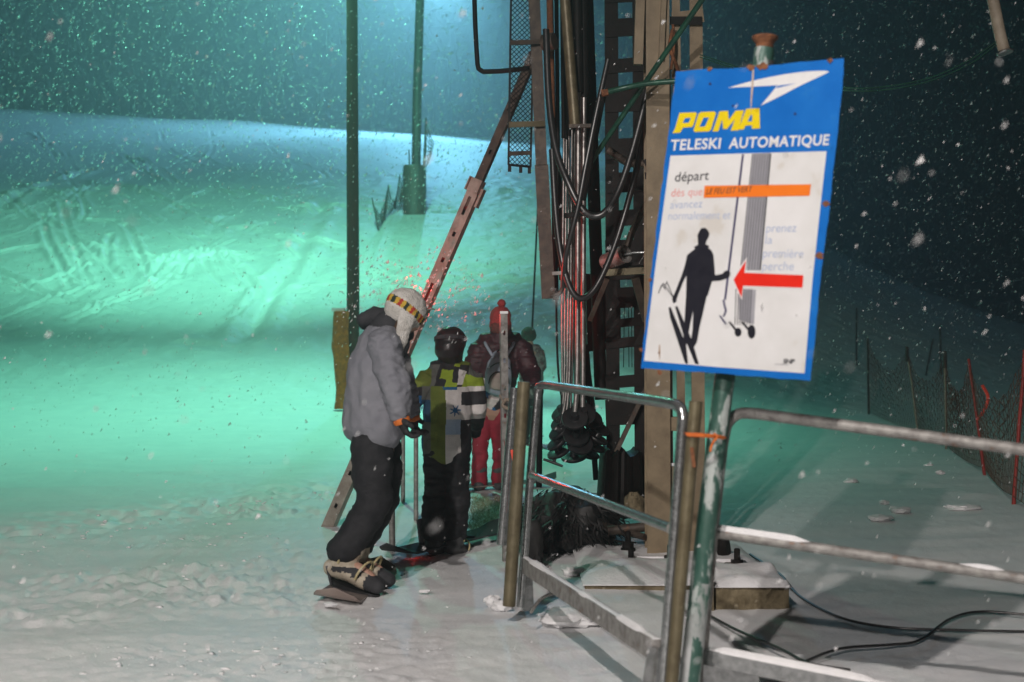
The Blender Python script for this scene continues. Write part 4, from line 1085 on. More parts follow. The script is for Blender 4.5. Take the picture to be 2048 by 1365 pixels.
sign_text('maker_mark', 'poteaux', (1550, 730), (1577, 731), 3.5, M['greyprint'], .01, 0, 1, .0016)
# rust chips and stains of the enamel
for (cx, cy, r_, sd) in ((1651, 408, 7, 1), (1640, 512, 8, 2), (1320, 745, 6, 3), (1420, 137, 6, 4), (1525, 132, 10, 5), (1500, 134, 8, 6), (1660, 121, 6, 7), (1300, 560, 4, 8), (1282, 700, 4, 9), (1318, 706, 2, 10)):
    poly = [(cx + r_ * (1 + .5 * float(fbm(np.array(math.cos(t_) * 1.5 + sd * 9), np.array(math.sin(t_) * 1.5), 2.0, 2))) * math.cos(t_), cy + .8 * r_ * (1 + .5 * float(fbm(np.array(math.cos(t_) * 1.5 + sd), np.array(math.sin(t_) * 1.5), 7.0, 2))) * math.sin(t_)) for t_ in np.linspace(0, 2 * math.pi, 19)[:-1]]
    slab('rust_chip', poly, None, .0026 + .0002 * sd, M['rust'], panel)
M['ruststain'] = pm('rust_stain', (0.42, 0.30, 0.22), (0.55, 0.45, 0.38), 40, 0.5)
slab('rust_streak', [(1505, 138), (1508, 138), (1507, 170), (1504, 200), (1502, 230), (1501, 200), (1503, 165)], None, .0022, M['ruststain'], panel)
slab('rust_streak', [(1318, 690), (1320, 690), (1321, 706), (1319, 722), (1317, 706)], None, .0022, M['ruststain'], panel)
for (cx, cy, r_) in ((1466, 212, 2.2), (1590, 228, 2.6), (1420, 168, 2.6)):
    slab('dent_mark', [(cx + r_ * math.cos(t_), cy + r_ * math.sin(t_)) for t_ in np.linspace(0, 2 * math.pi, 11)[:-1]], None, .0020, M['navy'], panel)
m = MB()
for y_ in (300, 640): m.bar(SP(1440, y_, -.012), SP(1560, y_ - 3, -.012), .012, .03, (0, 0, 1))
m.build('mounting_bracket', M['galv_dull'], sign)

# orange twine round the two posts
m = MB()
m.tube(spline([P(1374, 868, 4.90), P(1400, 869, 4.885), P(1440, 873, 4.93), P(1451, 876, 5.0), P(1440, 872, 5.07), P(1390, 868, 5.0), P(1376, 866, 4.95), P(1376, 871, 4.89), P(1410, 873, 4.885), P(1446, 877, 4.945)], 6), .0042, 8)
m.tube(spline([P(1428, 868, 4.90), P(1435, 874, 4.89), P(1427, 884, 4.89), P(1422, 896, 4.89), P(1421, 904, 4.89)], 5), .0042, 8)
tag(m.build('twine', M['twine'], None, True, P(1430, 873, 4.9)), 'orange twine knotted round the green sign post and the olive post', 'twine')

# ------------------------------------------------------------------ netting, poles and cables on the dark right side
NP = [((1738, 830), 1735, 672, 'netdark', .018, 'dark pole at the far left end of the orange netting'), ((1838, 868), 1814, 695, 'bamboo', .016, 'pale thin pole leaning in the netting, second from its far end'),
      ((1893, 900), 1890, 704, 'bamboo', .016, 'pale upright pole in the middle of the netting'), ((1972, 950), 1937, 718, 'redpole', .018, 'leaning red pole in the netting, nearer than the pale poles'),
      ((2026, 1006), 2049, 700, 'redpole', .018, 'nearest red pole of the orange netting'), ((2190, 1080), 2200, 740, 'redpole', .018, 'red pole past the nearest visible one of the orange netting')]
np_ = []
for k, (fxy, tx, ty, mt, r_, l) in enumerate(NP):
    a = G(*fxy); b = P(tx, ty, a.y)
    np_.append((a, b))
    if k == 5: continue
    o = stick('net_pole', M[mt], a - Vector((0, 0, .1)), b, r_, r_ * .8, l, 'pole', 'poles of the orange netting', 8, .006)
    if mt == 'bamboo':
        m = MB(); m.tube([b - Vector((0, 0, .2)), b + Vector((0, 0, .01))], .024, 8); m.build('dark_tip', M['netdark'], o, True)
net('safety_net', [(a + Vector((0, .03, .0)), b - Vector((0, 0, .05))) for a, b in np_], 14, .10, .0032, M['net'], 'orange brown safety netting sagging between thin poles on the dark snow', 'net', .32, 9, .04)
hr = MB(); q0, q1 = np_[3]; c = q0.lerp(q1, .6) + Vector((.03, -.04, 0))
hr.tube(spline([c + Vector((0.02, 0, .2)), c + Vector((.08, 0, .08)), c + Vector((.04, 0, -.05)), c + Vector((-.03, 0, -.15))], 4), .018, 6)
tag(hr.build('marker_ribbon', M['ribbon'], None, True, c), 'crumpled orange ribbon on the leaning red net pole', 'ribbon')
for k, (px, y0, y1, dx, l) in enumerate(((1713, 760, 616, 0, 'far dark slope pole furthest left beyond the netting'), (1858, 760, 678, 8, 'far leaning dark slope pole beyond the netting'), (1881, 750, 650, -1, 'far dark upright slope pole above the netting'))):
    stick('slope_pole', M['netdark'], P(px - dx, y0, 30), P(px + dx, y1, 30), .022, .022, l, 'pole', 'far slope poles', 6)
tp = MB(); tp.tube([P(2008, 100, 7.5), P(2000, 70, 7.5), P(1984, -10, 7.5), P(1960, -150, 7.5)], .031, 14)
tpo = tp.build('hanging_boom', M['bamboo'], None, True, P(2008, 100, 7.5)); tag(tpo, 'pale wooden boom hanging down in the dark at the upper right', 'boom')
m = MB(); m.lathe([(.03, .0), (.045, .012), (.042, .018)], P(2009, 101, 7.5), (.25, -.2, -1), 16); m.build('end_cap', M['galv'], tpo, True)
for k in range(2):
    m = MB(); m.tube(spline([P(1992, 84 + 6 * k, 7.5), P(1940, 120 + 8 * k, 7.4), P(1860, 156 + 6 * k, 7.3), P(1770, 174 + 6 * k, 7.2), P(1690, 176 + 5 * k, 7.1), P(1560, 160 + 5 * k, 7.6), P(1400, 110 + 5 * k, 8.3)], 6), .0035, 6)
    tag(m.build('steel_cable', M['greenpipe'], None, True, P(1992, 84, 7.5)), ['upper', 'lower'][k] + ' one of the two thin cables sagging from the boom behind the sign', 'cable', 'cables from the boom')
# dark tubes laid on the snow in place of cast shadows
def shadow_strand(pts, r, label):
    q = [G(*p) for p in pts]; m = MB()
    s = spline(q, 8); s = [v + Vector((0, 0, r * .2)) for v in s]
    m.tube(s, r, 8); tag(m.build('shadow_strand', M['hose'], None, True, q[0]), label, 'cable', 'shadow strands on the snow')
shadow_strand([(1400, 1222), (1470, 1260), (1560, 1300), (1620, 1330), (1700, 1342)], .007, 'thin black strand for a shadow on the snow in front of the concrete block')
shadow_strand([(1500, 1110), (1560, 1150), (1600, 1195), (1680, 1236), (1780, 1256), (1900, 1262), (2060, 1266)], 0.0065, 'black strand for a shadow curving past the end of the long concrete block')
shadow_strand([(1600, 1330), (1680, 1300), (1780, 1292), (1840, 1282), (1900, 1240), (1960, 1226), (2060, 1232)], 0.0065, 'black strand for a shadow snaking behind the bottom rail of the right barrier')
m = MB(); q = [P(1062, 1225, 6.6), P(1085, 1196, 6.7), P(1125, 1182, 6.8)]; m.tube(spline(q, 6), .008, 8); tag(m.build('hose_end', M['galv_dull'], None, True, q[0]), 'pale bent hose end under the bottom rail of the gate', 'hose')
# lumps of snow
LP = [((1702, 963), .07, .03, 'pointed snow lump on the green snow right of the sign post'), ((1760, 1038), .10, .03, 'flat broken snow slab left of its twin behind the right barrier'), ((1800, 1022), .08, .035, 'broken snow slab with raised edge behind the right barrier'),
      ((1768, 1006), .04, .022, 'small snow lump above the two broken slabs'), ((1858, 932), .05, .025, 'upper one of two small snow lumps under the netting'), ((1880, 946), .05, .025, 'lower one of two small snow lumps under the netting'),
      ((1924, 1016), .13, .03, 'wide flat snow lump before the nearest red pole'), ((1150, 1145), .07, .03, 'rounded snow lump between gate and tower foot'), ((1140, 1240), .15, .045, 'low white snow heap under the bottom rail of the gate'),
      ((985, 1205), .04, .035, 'snow lump with a dark hole near the far olive post'), ((1005, 1215), .05, .03, 'white snow lump touching the far olive post foot'), ((850, 1183), .03, .012, 'tiny flat snow lump right of the snowboarder'), ((660, 1210), .035, .014, 'flat white snow lump under the tail of the front snowboard')]
for k, (xy, w, h, l) in enumerate(LP):
    p = G(*xy); mound('snow_lump', p + Vector((0, 0, h * .1)), (w, w * .8, h * .9), M['snowcap'], l, 'snow lump', .28, 20 + k, 'lumps of snow', 22)

# brush mat on the start pad
bm = MB(); rb2 = random.Random(4)
q = [G(935, 1062), G(1005, 1070), G(1010, 1000), G(945, 998)]
for k in range(2600):
    u, v = rb2.random(), rb2.random()
    p = q[0].lerp(q[1], u).lerp(q[3].lerp(q[2], u), v); p.z = float(gz(p.x, p.y)) + .012
    a = rb2.uniform(0, 6.28); d = Vector((math.cos(a), math.sin(a), rb2.uniform(.1, .55))) * rb2.uniform(.03, .075); s_ = d.cross(Vector((0, 0, 1))).normalized() * .003
    bm.add([p - s_, p + s_, p + d], [(0, 1, 2)])
M['bristle'] = pm('straw_bristles', (0.42, 0.36, 0.22), (0.30, 0.27, 0.17), 3, 0.8)
tag(bm.build('brush_mat', M['bristle'], None, False, q[0]), 'straw coloured bristle mat on the start pad before the red trousers', 'mat')
# ------------------------------------------------------------------ people
def sweep(pts, radii, side=None, flat=1.0, seg=16, capflat=False):
    """closed tapered tube with an oval section; returns verts, faces"""
    pts = [Vector(p) for p in pts]; n = len(pts)
    if not isinstance(flat, (list, tuple)): flat = [flat] * n
    rings = []
    def frame(i):
        t = (pts[min(i + 1, n - 1)] - pts[max(i - 1, 0)]).normalized()
        s = Vector(side) if side is not None else (Vector((1, 0, 0)) if abs(t.x) < .8 else Vector((0, 1, 0)))
        a = (s - t * t.dot(s)).normalized()
        return t, a, t.cross(a)
    t, a, b = frame(0)
    if not capflat:
        for e in (.97, .75, .4): rings.append((pts[0] - t * radii[0] * flat[0] * e, a, b, radii[0] * math.sqrt(1 - e * e), flat[0]))
    for i in range(n):
        t_, a_, b_ = frame(i); rings.append((pts[i], a_, b_, radii[i], flat[i]))
    t, a, b = frame(n - 1)
    if not capflat:
        for e in (.4, .75, .97): rings.append((pts[-1] + t * radii[-1] * flat[-1] * e, a, b, radii[-1] * math.sqrt(1 - e * e), flat[-1]))
    vs, fs = [], []
    for c, a, b, r, f in rings:
        for k in range(seg):
            th = 2 * math.pi * k / seg
            vs.append(c + a * (r * math.cos(th)) + b * (r * f * math.sin(th)))
    for i in range(len(rings) - 1):
        for k in range(seg): fs.append((i * seg + k, i * seg + (k + 1) % seg, (i + 1) * seg + (k + 1) % seg, (i + 1) * seg + k))
    fs.append(tuple(range(seg - 1, -1, -1))); fs.append(tuple((len(rings) - 1) * seg + k for k in range(seg)))
    return vs, fs
def ball(c, ax, seg=16):
    """ellipsoid with the three half-axis vectors ax"""
    vs, fs = [], []; nv = seg // 2 + 2
    for j in range(nv + 1):
        th = math.pi * j / nv
        for k in range(seg):
            ph = 2 * math.pi * k / seg
            vs.append(Vector(c) + ax[0] * (math.sin(th) * math.cos(ph)) + ax[1] * (math.sin(th) * math.sin(ph)) + ax[2] * math.cos(th))
    for j in range(nv):
        for k in range(seg): fs.append((j * seg + k, (j + 1) * seg + k, (j + 1) * seg + (k + 1) % seg, j * seg + (k + 1) % seg))
    return vs, fs
def fuse(shapes, voxel, smooth=4):
    """melt overlapping closed shapes into one continuous surface; returns verts, quads"""
    me = bpy.data.meshes.new('f'); m = MB()
    for v, f in shapes: m.add(v, f)
    me.from_pydata(m.v, [], m.f)
    bm_ = bmesh.new(); bm_.from_mesh(me); bmesh.ops.remove_doubles(bm_, verts=bm_.verts, dist=1e-6); bmesh.ops.recalc_face_normals(bm_, faces=bm_.faces); bm_.to_mesh(me); bm_.free()
    o = bpy.data.objects.new('f', me); COL.objects.link(o)
    r = o.modifiers.new('r', 'REMESH'); r.mode = 'VOXEL'; r.voxel_size = voxel; r.adaptivity = 0
    s = o.modifiers.new('s', 'SMOOTH'); s.factor = .5; s.iterations = smooth
    bpy.context.view_layer.update()
    ev = bpy.data.meshes.new_from_object(o.evaluated_get(bpy.context.evaluated_depsgraph_get()))
    V = np.empty(len(ev.vertices) * 3, np.float32); ev.vertices.foreach_get('co', V); V = V.reshape(-1, 3).astype(float)
    N = np.empty(len(ev.vertices) * 3, np.float32); ev.vertices.foreach_get('normal', N); N = N.reshape(-1, 3).astype(float)
    Q = np.array([tuple(p.vertices) for p in ev.polygons if len(p.vertices) == 4], np.int32)
    bpy.data.objects.remove(o); bpy.data.meshes.remove(me); bpy.data.meshes.remove(ev)
    return V, N, Q
def cloth(V, N, amp, sc, seed=0, zs=1.0):
    """folds pushed along the surface"""
    f = fbm(V[:, 0] * sc + seed, V[:, 1] * sc, V[:, 2] * sc * zs, 3)
    r = 1 - 2 * np.abs(fbm(V[:, 0] * sc * .8 + seed + 9, V[:, 1] * sc * .8, V[:, 2] * sc * zs * 1.5 + 4, 2))
    return V + N * (amp * (f * .6 + r * .5))[:, None]
def person(label, J, fw, look, scale=1.0, group=None):
    """J: joints in world space; fw: the way the chest faces; look: the way the face looks"""
    k = scale; fw = Vector(fw).normalized(); look = Vector(look).normalized()
    side = fw.cross(Vector((0, 0, 1))).normalized()
    hd = J['head']; hs = look.cross(Vector((0, 0, 1)) if abs(look.z) < .95 else Vector((0, 1, 0))).normalized(); hu = hs.cross(look).normalized()
    S = []
    S.append(ball(hd, [hs * .073 * k, look * .092 * k, hu * .108 * k]))
    S.append(ball(hd + look * .03 * k - hu * .05 * k, [hs * .056 * k, look * .062 * k, hu * .066 * k]))
    S.append(ball(hd + look * .096 * k - hu * .022 * k, [hs * .013 * k, look * .019 * k, hu * .024 * k]))           # nose
    S.append(ball(hd + look * .084 * k + hu * .022 * k, [hs * .05 * k, look * .014 * k, hu * .012 * k]))            # brow
    S.append(ball(hd + look * .086 * k - hu * .062 * k, [hs * .024 * k, look * .010 * k, hu * .009 * k]))           # lips
    S.append(ball(hd + look * .080 * k - hu * .092 * k, [hs * .024 * k, look * .016 * k, hu * .016 * k]))           # chin
    for s in (-1, 1):
        S.append(ball(hd + hs * s * .076 * k - hu * .01 * k, [hs * .010 * k, look * .020 * k, hu * .032 * k]))      # ears
        S.append(ball(hd + look * .072 * k + hs * s * .034 * k - hu * .03 * k, [hs * .02 * k, look * .02 * k, hu * .018 * k]))
    ch, pv, nk = J['chest'], J['pelvis'], J['neck']
    S.append(sweep([nk - (nk - ch).normalized() * .05, nk, hd - hu * .05 * k - look * .01], [.062 * k, .055 * k, .052 * k]))
    S.append(sweep([pv - Vector((0, 0, .04)) * k, pv.lerp(ch, .35), ch, ch.lerp(nk, .55), nk - (nk - ch).normalized() * .02 * k], [.15 * k, .125 * k, .155 * k, .15 * k, .075 * k], side, [.72, .7, .68, .62, .8]))
    for s in ('l', 'r'):
        S.append(sweep([J['sh' + s], J['el' + s], J['wr' + s]], [.052 * k, .042 * k, .028 * k]))
        S.append(sweep([ch.lerp(nk, .5), J['sh' + s]], [.07 * k, .055 * k]))
        S.append(sweep([J['hip' + s] + Vector((0, 0, .05)) * k, J['hip' + s].lerp(J['kn' + s], .4), J['kn' + s], J['kn' + s].lerp(J['an' + s], .4), J['an' + s]], [.088 * k, .076 * k, .055 * k, .055 * k, .036 * k]))
        ft_ = J['toe' + s] - J['an' + s]
        S.append(sweep([J['an' + s] - ft_ * .12 - Vector((0, 0, .03)), J['an' + s] + ft_ * .5 - Vector((0, 0, .0)), J['toe' + s] - ft_ * .1], [.036 * k, .038 * k, .03 * k]))
        S += hand(J['wr' + s], J.get('hd' + s, J['wr' + s] - J['el' + s]), J.get('pn' + s, fw), s, k, 0.0, J.get('curl' + s, .5))
    V, N, Q = fuse(S, .0065 * max(k, .85), 3)
    org = Vector((pv.x, pv.y, min(J['toel'].z, J['toer'].z) - .03))
    c = V[Q].mean(1); L_ = np.array(look); H_ = np.array(hd); mi = np.zeros(len(Q), int)
    rel = c - H_; fz = rel @ np.array(look); sx = rel @ np.array(hs); uz = rel @ np.array(hu)
    for s in (-1, 1): mi[(fz > .06 * k) & (np.hypot((sx - s * .033 * k) / .013, (uz - .002 * k) / .007) < k)] = 1
    mi[(fz > .07 * k) & (np.hypot(sx / .024, (uz + .062 * k) / .007) < k)] = 2
    o = np_mesh('person', V, Q, [M['skin'], M['eye'], M['lip']], True, tuple(org), None, mi)
    tag(o, label, 'person', group)
    return o, hs, hu, side
def hand(wr, d, pn, s, k, grow, curl):
    """palm, four fingers of unequal length bent over, thumb from the side of the palm"""
    d = Vector(d).normalized(); pn = Vector(pn); pn = (pn - d * d.dot(pn)).normalized(); a = d.cross(pn) * (1 if s == 'r' else -1)
    g = grow; S = []
    pc_ = wr + d * .05 * k
    S.append(ball(pc_, [a * (.041 * k + g), pn * (.015 * k + g), d * (.052 * k + g)], 12))
    S.append(sweep([wr - d * .03 * k, wr + d * .02 * k], [.026 * k + g, .028 * k + g], a, .75, 10))
    for i, (off, ln) in enumerate(((.031, .070), (.011, .080), (-.010, .075), (-.030, .058))):
        b = pc_ + d * .042 * k + a * off * k; l = ln * k; ang = 0; q = [b]
        for j, fr in enumerate((.45, .31, .24)):
            ang += curl * (.75 + .1 * i); q.append(q[-1] + (d * math.cos(ang) + pn * math.sin(ang)) * l * fr)
        S.append(sweep(q, [.0095 * k + g * .7, .009 * k + g * .7, .0085 * k + g * .7, .0075 * k + g * .7], a, 1, 8))
    tb_ = pc_ - d * .022 * k + a * .034 * k
    t1 = tb_ + (a * .75 + d * .5 + pn * .35).normalized() * .034 * k; t2 = t1 + (d * .8 + pn * .6).normalized() * .030 * k
    S.append(sweep([tb_ - a * .012 * k, tb_, t1, t2], [.012 * k + g, .012 * k + g * .8, .0105 * k + g * .7, .009 * k + g * .7], None, 1, 8))
    return S
def wear(name, shapes, voxel, mats, parent, amp=.006, sc=9, seed=0, zs=.7, smooth=4, paint=None, label=None):
    V, N, Q = fuse(shapes, voxel, smooth)
    if amp: V = cloth(V, N, amp, sc, seed, zs)
    mi = None
    if paint is not None: mi = paint(V[Q].mean(1))
    o = np_mesh(name, V, Q, mats, True, ORG[parent.name], parent, mi)
    if label: o['label'] = label
    return o
def boot(parent, an, toe, up, mats, k, label=None):
    f = (toe - an); f.z *= .5; L = f.length; fl = f.normalized(); dn = Vector((0, 0, -1))
    sole = an + dn * .085 * k
    s = fl.cross(Vector((0, 0, 1))).normalized()
    S = [sweep([an + (up - an) * .9, an.lerp(up, .5), an + dn * .02], [.072 * k, .064 * k, .062 * k], s, 1.05, 14),
         sweep([an - fl * .055 * k + dn * .05 * k, an + fl * .05 * k + dn * .04 * k, an + fl * .12 * k + dn * .055 * k, an + fl * .18 * k + dn * .062 * k], [.050 * k, .055 * k, .052 * k, .042 * k], s, .85, 14)]
    V, N, Q = fuse(S, .009 * k, 3)
    c = V[Q].mean(1); ca = c - np.array(an); t = ca @ np.array(fl); z = ca[:, 2]; mi = np.zeros(len(Q), int)
    if len(mats) > 1:
        mi[(np.abs(t - .105 * k) < .022 * k) & (z > -.07 * k)] = 1
        mi[(t > .15 * k)] = 1
        mi[(np.abs(z + .035 * k) < .010 * k) & (t > -.02 * k)] = 1
    o = np_mesh('boot', V, Q, mats, True, ORG[parent.name], parent, mi)
    m = MB(); q = []
    for e in np.linspace(0, 2 * math.pi, 21)[:-1]:
        ee = fl * (math.cos(e) * .13 * k) + s * (math.sin(e) * (.052 - .008 * math.cos(e)) * k); q.append(an + fl * .065 * k + dn * .098 * k + ee)
    n = len(q); m.add(q + [v + dn * .018 * k for v in q], [tuple(range(n)), tuple(range(2 * n - 1, n - 1, -1))] + [(i, i + n, (i + 1) % n + n, (i + 1) % n) for i in range(n)])
    m.build('sole', M['rubber'], o)
    if len(mats) > 1:
        m = MB()
        for (tt, zz) in ((.02, .045), (.11, .0)):
            cc = an + fl * tt * k + Vector((0, 0, zz * k - .03 * k)); st = []
            for e in np.linspace(-.3, math.pi + .3, 12): st.append(cc + s * (math.cos(e) * .064 * k) + Vector((0, 0, math.sin(e) * .062 * k)) + fl * .03 * k * math.sin(e))
            m.tube(st, .0055 * k, 6)
        m.build('strap', M['strapyellow'], o)
    return o
M['greyjacket'] = pm('grey_ski_cloth', (0.235, 0.24, 0.265), (0.19, 0.195, 0.225), 4, 0.75, 0, 0.25, 120, pos=(.3, .7))
M['blackcloth'] = pm('black_ski_cloth', (0.011, 0.011, 0.014), (0.018, 0.018, 0.021), 14, 0.8, 0, 0.3, 90)
M['charcoal'] = pm('charcoal_cloth', (0.045, 0.045, 0.05), (0.03, 0.03, 0.034), 14, 0.85, 0, 0.3, 90)
M['whiteknit'] = pm('white_knit', (0.66, 0.64, 0.60), (0.52, 0.50, 0.46), 30, 0.95, 0, 0.9, 120)
M['knityellow'] = pm('yellow_knit', (0.62, 0.42, 0.06), (0.5, 0.32, 0.05), 60, 0.95, 0, 0.7, 120)
M['knitred'] = pm('red_knit', (0.45, 0.05, 0.03), (0.36, 0.04, 0.03), 60, 0.95, 0, 0.7, 120)
M['knitblack'] = pm('dark_green_knit', (0.02, 0.035, 0.025), (0.03, 0.045, 0.03), 60, 0.95, 0, 0.7, 120)
M['gloveblack'] = pm('black_glove', (0.016, 0.016, 0.017), (0.028, 0.028, 0.03), 30, 0.7, 0, 0.4, 90)
M['orangecuff'] = pm('orange_cuff', (0.72, 0.19, 0.03), (0.6, 0.14, 0.02), 40, 0.7, 0, 0.3, 90)
M['bootcream'] = pm('cream_boot_leather', (0.52, 0.46, 0.36), (0.40, 0.34, 0.26), 22, 0.6, 0, 0.35, 70)
M['bootgrey'] = pm('dark_grey_boot', (0.10, 0.10, 0.105), (0.06, 0.06, 0.065), 18, 0.55, 0, 0.3, 60)
M['strapyellow'] = pm('pale_yellow_strap', (0.55, 0.47, 0.26), (0.45, 0.38, 0.2), 40, 0.5)
M['helmet'] = pm('black_helmet_shell', (0.012, 0.012, 0.013), (0.02, 0.02, 0.02), 12, 0.4, 0, 0.05, 40)

# --- snowboarder in the grey jacket: side on, head bowed to the right
def floor(p, h=0.0): 
    q = Vector(p); q.z = float(gz(q.x, q.y)) + h; return q
Y = 7.7
JA = dict(head=P(810, 628, Y), neck=P(778, 672, Y), chest=P(755, 735, Y), pelvis=P(748, 885, Y),
          shr=P(768, 690, 7.56), elr=P(792, 780, 7.46), wrr=P(800, 832, 7.44), shl=P(775, 685, 7.86), ell=P(806, 778, 7.98), wrl=P(822, 828, 7.97),
          hipr=P(742, 895, 7.62), hipl=P(762, 895, 7.79), knr=P(748, 1005, 7.62), knl=P(766, 1000, 7.78),
          anr=P(686, 1120, 7.60), anl=P(704, 1110, 7.80), toer=P(748, 1160, 7.52), toel=P(764, 1146, 7.76),
          hdr=Vector((.35, .05, -1)), hdl=Vector((.25, .1, -1)), pnr=Vector((1, .3, .3)), pnl=Vector((1, -.3, .3)), curlr=.75, curll=.75)
A, hs, hu, sd = person('snowboarder in a long grey jacket with a white knit hat, bowing the head', JA, (.92, .38, 0), (.72, .35, -.62), .98)
sdv = Vector((.38, -.92, 0))
wear('trousers', [sweep([JA['hip' + s] + Vector((0, 0, .16)), JA['hip' + s], JA['hip' + s].lerp(JA['kn' + s], .5), JA['kn' + s], JA['kn' + s].lerp(JA['an' + s], .45), JA['an' + s] + Vector((.008, 0, .055))], [.085, .11, .110, .096, .090, .094], None, 1) for s in 'lr'], .012, [M['blackcloth']], A, .013, 9, 2, 1.3)
M['greydark'] = pm('dark_grey_ski_cloth', (0.028, 0.028, 0.032), (0.04, 0.04, 0.045), 10, 0.85, 0, 0.3, 90)
jac = [sweep([P(750, 848, Y), P(748, 800, Y), P(753, 730, Y), P(764, 685, Y), P(775, 655, Y)], [.215, .205, .185, .155, .10], sdv, [.78, .79, .80, .80, .85])]
def paintA(c):
    px_ = c[:, 0] * F / c[:, 1] + 1024; py_ = 682.5 - (c[:, 2] - CZ) * F / c[:, 1]
    mi = np.zeros(len(c), int)
    mi[py_ < 652 + .12 * (px_ - 740)] = 1
    d = np.abs((c[:, 0] - JA['elr'].x) * 1.0 + (c[:, 2] - JA['elr'].z) * .55 + .10)
    return mi
J_A = wear('jacket', jac, .011, [M['greyjacket'], M['greydark']], A, .013, 13, 5, .7, 3, paintA)
for s in 'rl':
    wear('sleeve', [sweep([JA['sh' + s].lerp(JA['neck'], .3), JA['sh' + s], JA['sh' + s].lerp(JA['el' + s], .55), JA['el' + s], JA['el' + s].lerp(JA['wr' + s], .6), JA['wr' + s] + (JA['el' + s] - JA['wr' + s]).normalized() * .015], [.085, .096, .084, .076, .066, .056])], .009, [M['greyjacket']], J_A, .014, 17, 7, 1.3, 3)
wear('hood', [sweep([P(728, 640, 7.74), P(752, 632, 7.76), P(785, 640, 7.72), P(800, 668, 7.66), P(797, 705, 7.62)], [.05, .075, .085, .07, .045], None, .8), sweep([P(735, 642, 7.8), P(770, 640, 7.86), P(806, 668, 7.85)], [.05, .07, .06])], .011, [M['greydark']], A, .010, 16, 3)
for s in 'lr':
    gl = wear('glove', hand(JA['wr' + s], JA['hd' + s], JA['pn' + s], s, 1.0, .007, .75), .0065, [M['gloveblack']], A, .002, 30, 1, 1, 2)
    w0 = JA['wr' + s]; dd = Vector(JA['hd' + s]).normalized(); m = MB(); m.lathe([(.040, -.012), (.046, -.004), (.046, .014), (.040, .022)], w0 + dd * .022, dd, 14); m.build('cuff', M['orangecuff'], gl, True)
# fair-isle hat with long ear flaps
def hat_parts(hd, look, hs, hu, r, long=1.0):
    return [ball(hd + hu * .022 - look * .012, [hs * r, look * (r * 1.16), hu * r * 1.10 * long])]
lk = Vector((.72, .35, -.62)).normalized()
def paintHat(c):
    rel = c - np.array(JA['head']); u = rel @ np.array(hu); a = np.arctan2(rel @ np.array(lk), rel @ np.array(hs))
    mi = np.zeros(len(c), int); b = (u > -.008) & (u < .034)
    k_ = np.floor(a * 5.5).astype(int) % 4
    mi[b] = np.array([1, 3, 1, 2])[k_[b]]
    return mi
hp_ = hat_parts(JA['head'], lk, hs, hu, .104)
for s in (-1, 1):
    e0 = JA['head'] + hs * s * .085
    hp_.append(sweep([e0 + hu * .02, e0 - hu * .06 + hs * s * .006, e0 - hu * .12 + Vector((.02, 0, -.05)), e0 - hu * .15 + Vector((.02, 0, -.12))], [.045, .048, .036, .014], lk, .45))
wear('hat', hp_, .008, [M['whiteknit'], M['knityellow'], M['knitred'], M['knitblack']], A, .005, 22, 4, 1, 3, paintHat)
wear('hair', [sweep([JA['head'] - hu * .05 + hs * .05, JA['head'] - hu * .16 + hs * .06 + Vector((.0, 0, -.02)), JA['head'] - hu * .22 + hs * .05 + Vector((0, 0, -.05))], [.035, .03, .01])], .008, [pm('brown_hair', (.05, .03, .018), (.08, .05, .03), 60, .6)], A, .004, 30)
for s in 'rl':
    boot(A, JA['an' + s], JA['toe' + s], JA['an' + s].lerp(JA['kn' + s], .22), [M['bootcream'], M['charcoal']], 1.2)
def board(name, c, lng, wid, length, width, label, mats, up=Vector((0, 0, 1)), group='snowboards'):
    lng = Vector(lng).normalized(); wd = Vector(wid); wd = (wd - lng * lng.dot(wd)).normalized(); n_ = lng.cross(wd)
    if n_.z < 0: n_ = -n_
    m = MB(); top, bot = [], []; ns = 26
    for i in range(ns + 1):
        u = -1 + 2 * i / ns
        w = width / 2 * (1 - .10 * (1 - u * u)) * math.sqrt(max(0, 1 - max(0, (abs(u) - .80) / .2) ** 2)) + .004
        z = .07 * max(0, (abs(u) - .74) / .26) ** 2
        for s_ in (-1, 1):
            p = Vector(c) + lng * (u * length / 2) + wd * (s_ * w) + n_ * z
            top.append(p + n_ * .006); bot.append(p - n_ * .005)
    nn = len(top); fs = []; ft2 = []
    for i in range(ns):
        a = 2 * i; ft2.append((a, a + 1, a + 3, a + 2)); fs.append((nn + a, nn + a + 2, nn + a + 3, nn + a + 1))
        fs.append((a, a + 2, nn + a + 2, nn + a)); fs.append((a + 1, nn + a + 1, nn + a + 3, a + 3))
    fs.append((0, nn, nn + 1, 1)); e = 2 * ns; fs.append((e, e + 1, nn + e + 1, nn + e))
    m.add(top + bot, ft2, 0); k0 = len(m.f); m.f += [f for f in fs]; m.m += [1] * len(fs)
    o = m.build(name, mats, None, True, Vector(c)); tag(o, label, 'snowboard', group)
    return o, lng, wd, n_
M['boardtop'] = pm('snowboard_topsheet', (0.12, 0.10, 0.095), (0.22, 0.19, 0.17), 7, 0.75, spec=.2)
M['boardbase'] = pm('snowboard_base', (0.30, 0.24, 0.21), (0.22, 0.17, 0.15), 5, 0.4)
sb, lg, wd_, n_ = board('snowboard', P(714, 1170, 7.72), (.16, 1, .02), (1, -.1, -.14), .96, .25, 'brown based snowboard under the cream boots at the front', [M['boardtop'], M['boardbase']])
for tt in (-.12, .16):
    m = MB(); c = P(714, 1170, 7.72) + lg * tt + n_ * .012; m.box(c, (.22, .10, .012)); m.bar(c - wd_ * .10, c - wd_ * .115 + Vector((-.01, 0, .10)), .09, .012, wd_); m.build('binding', M['charcoal'], sb)

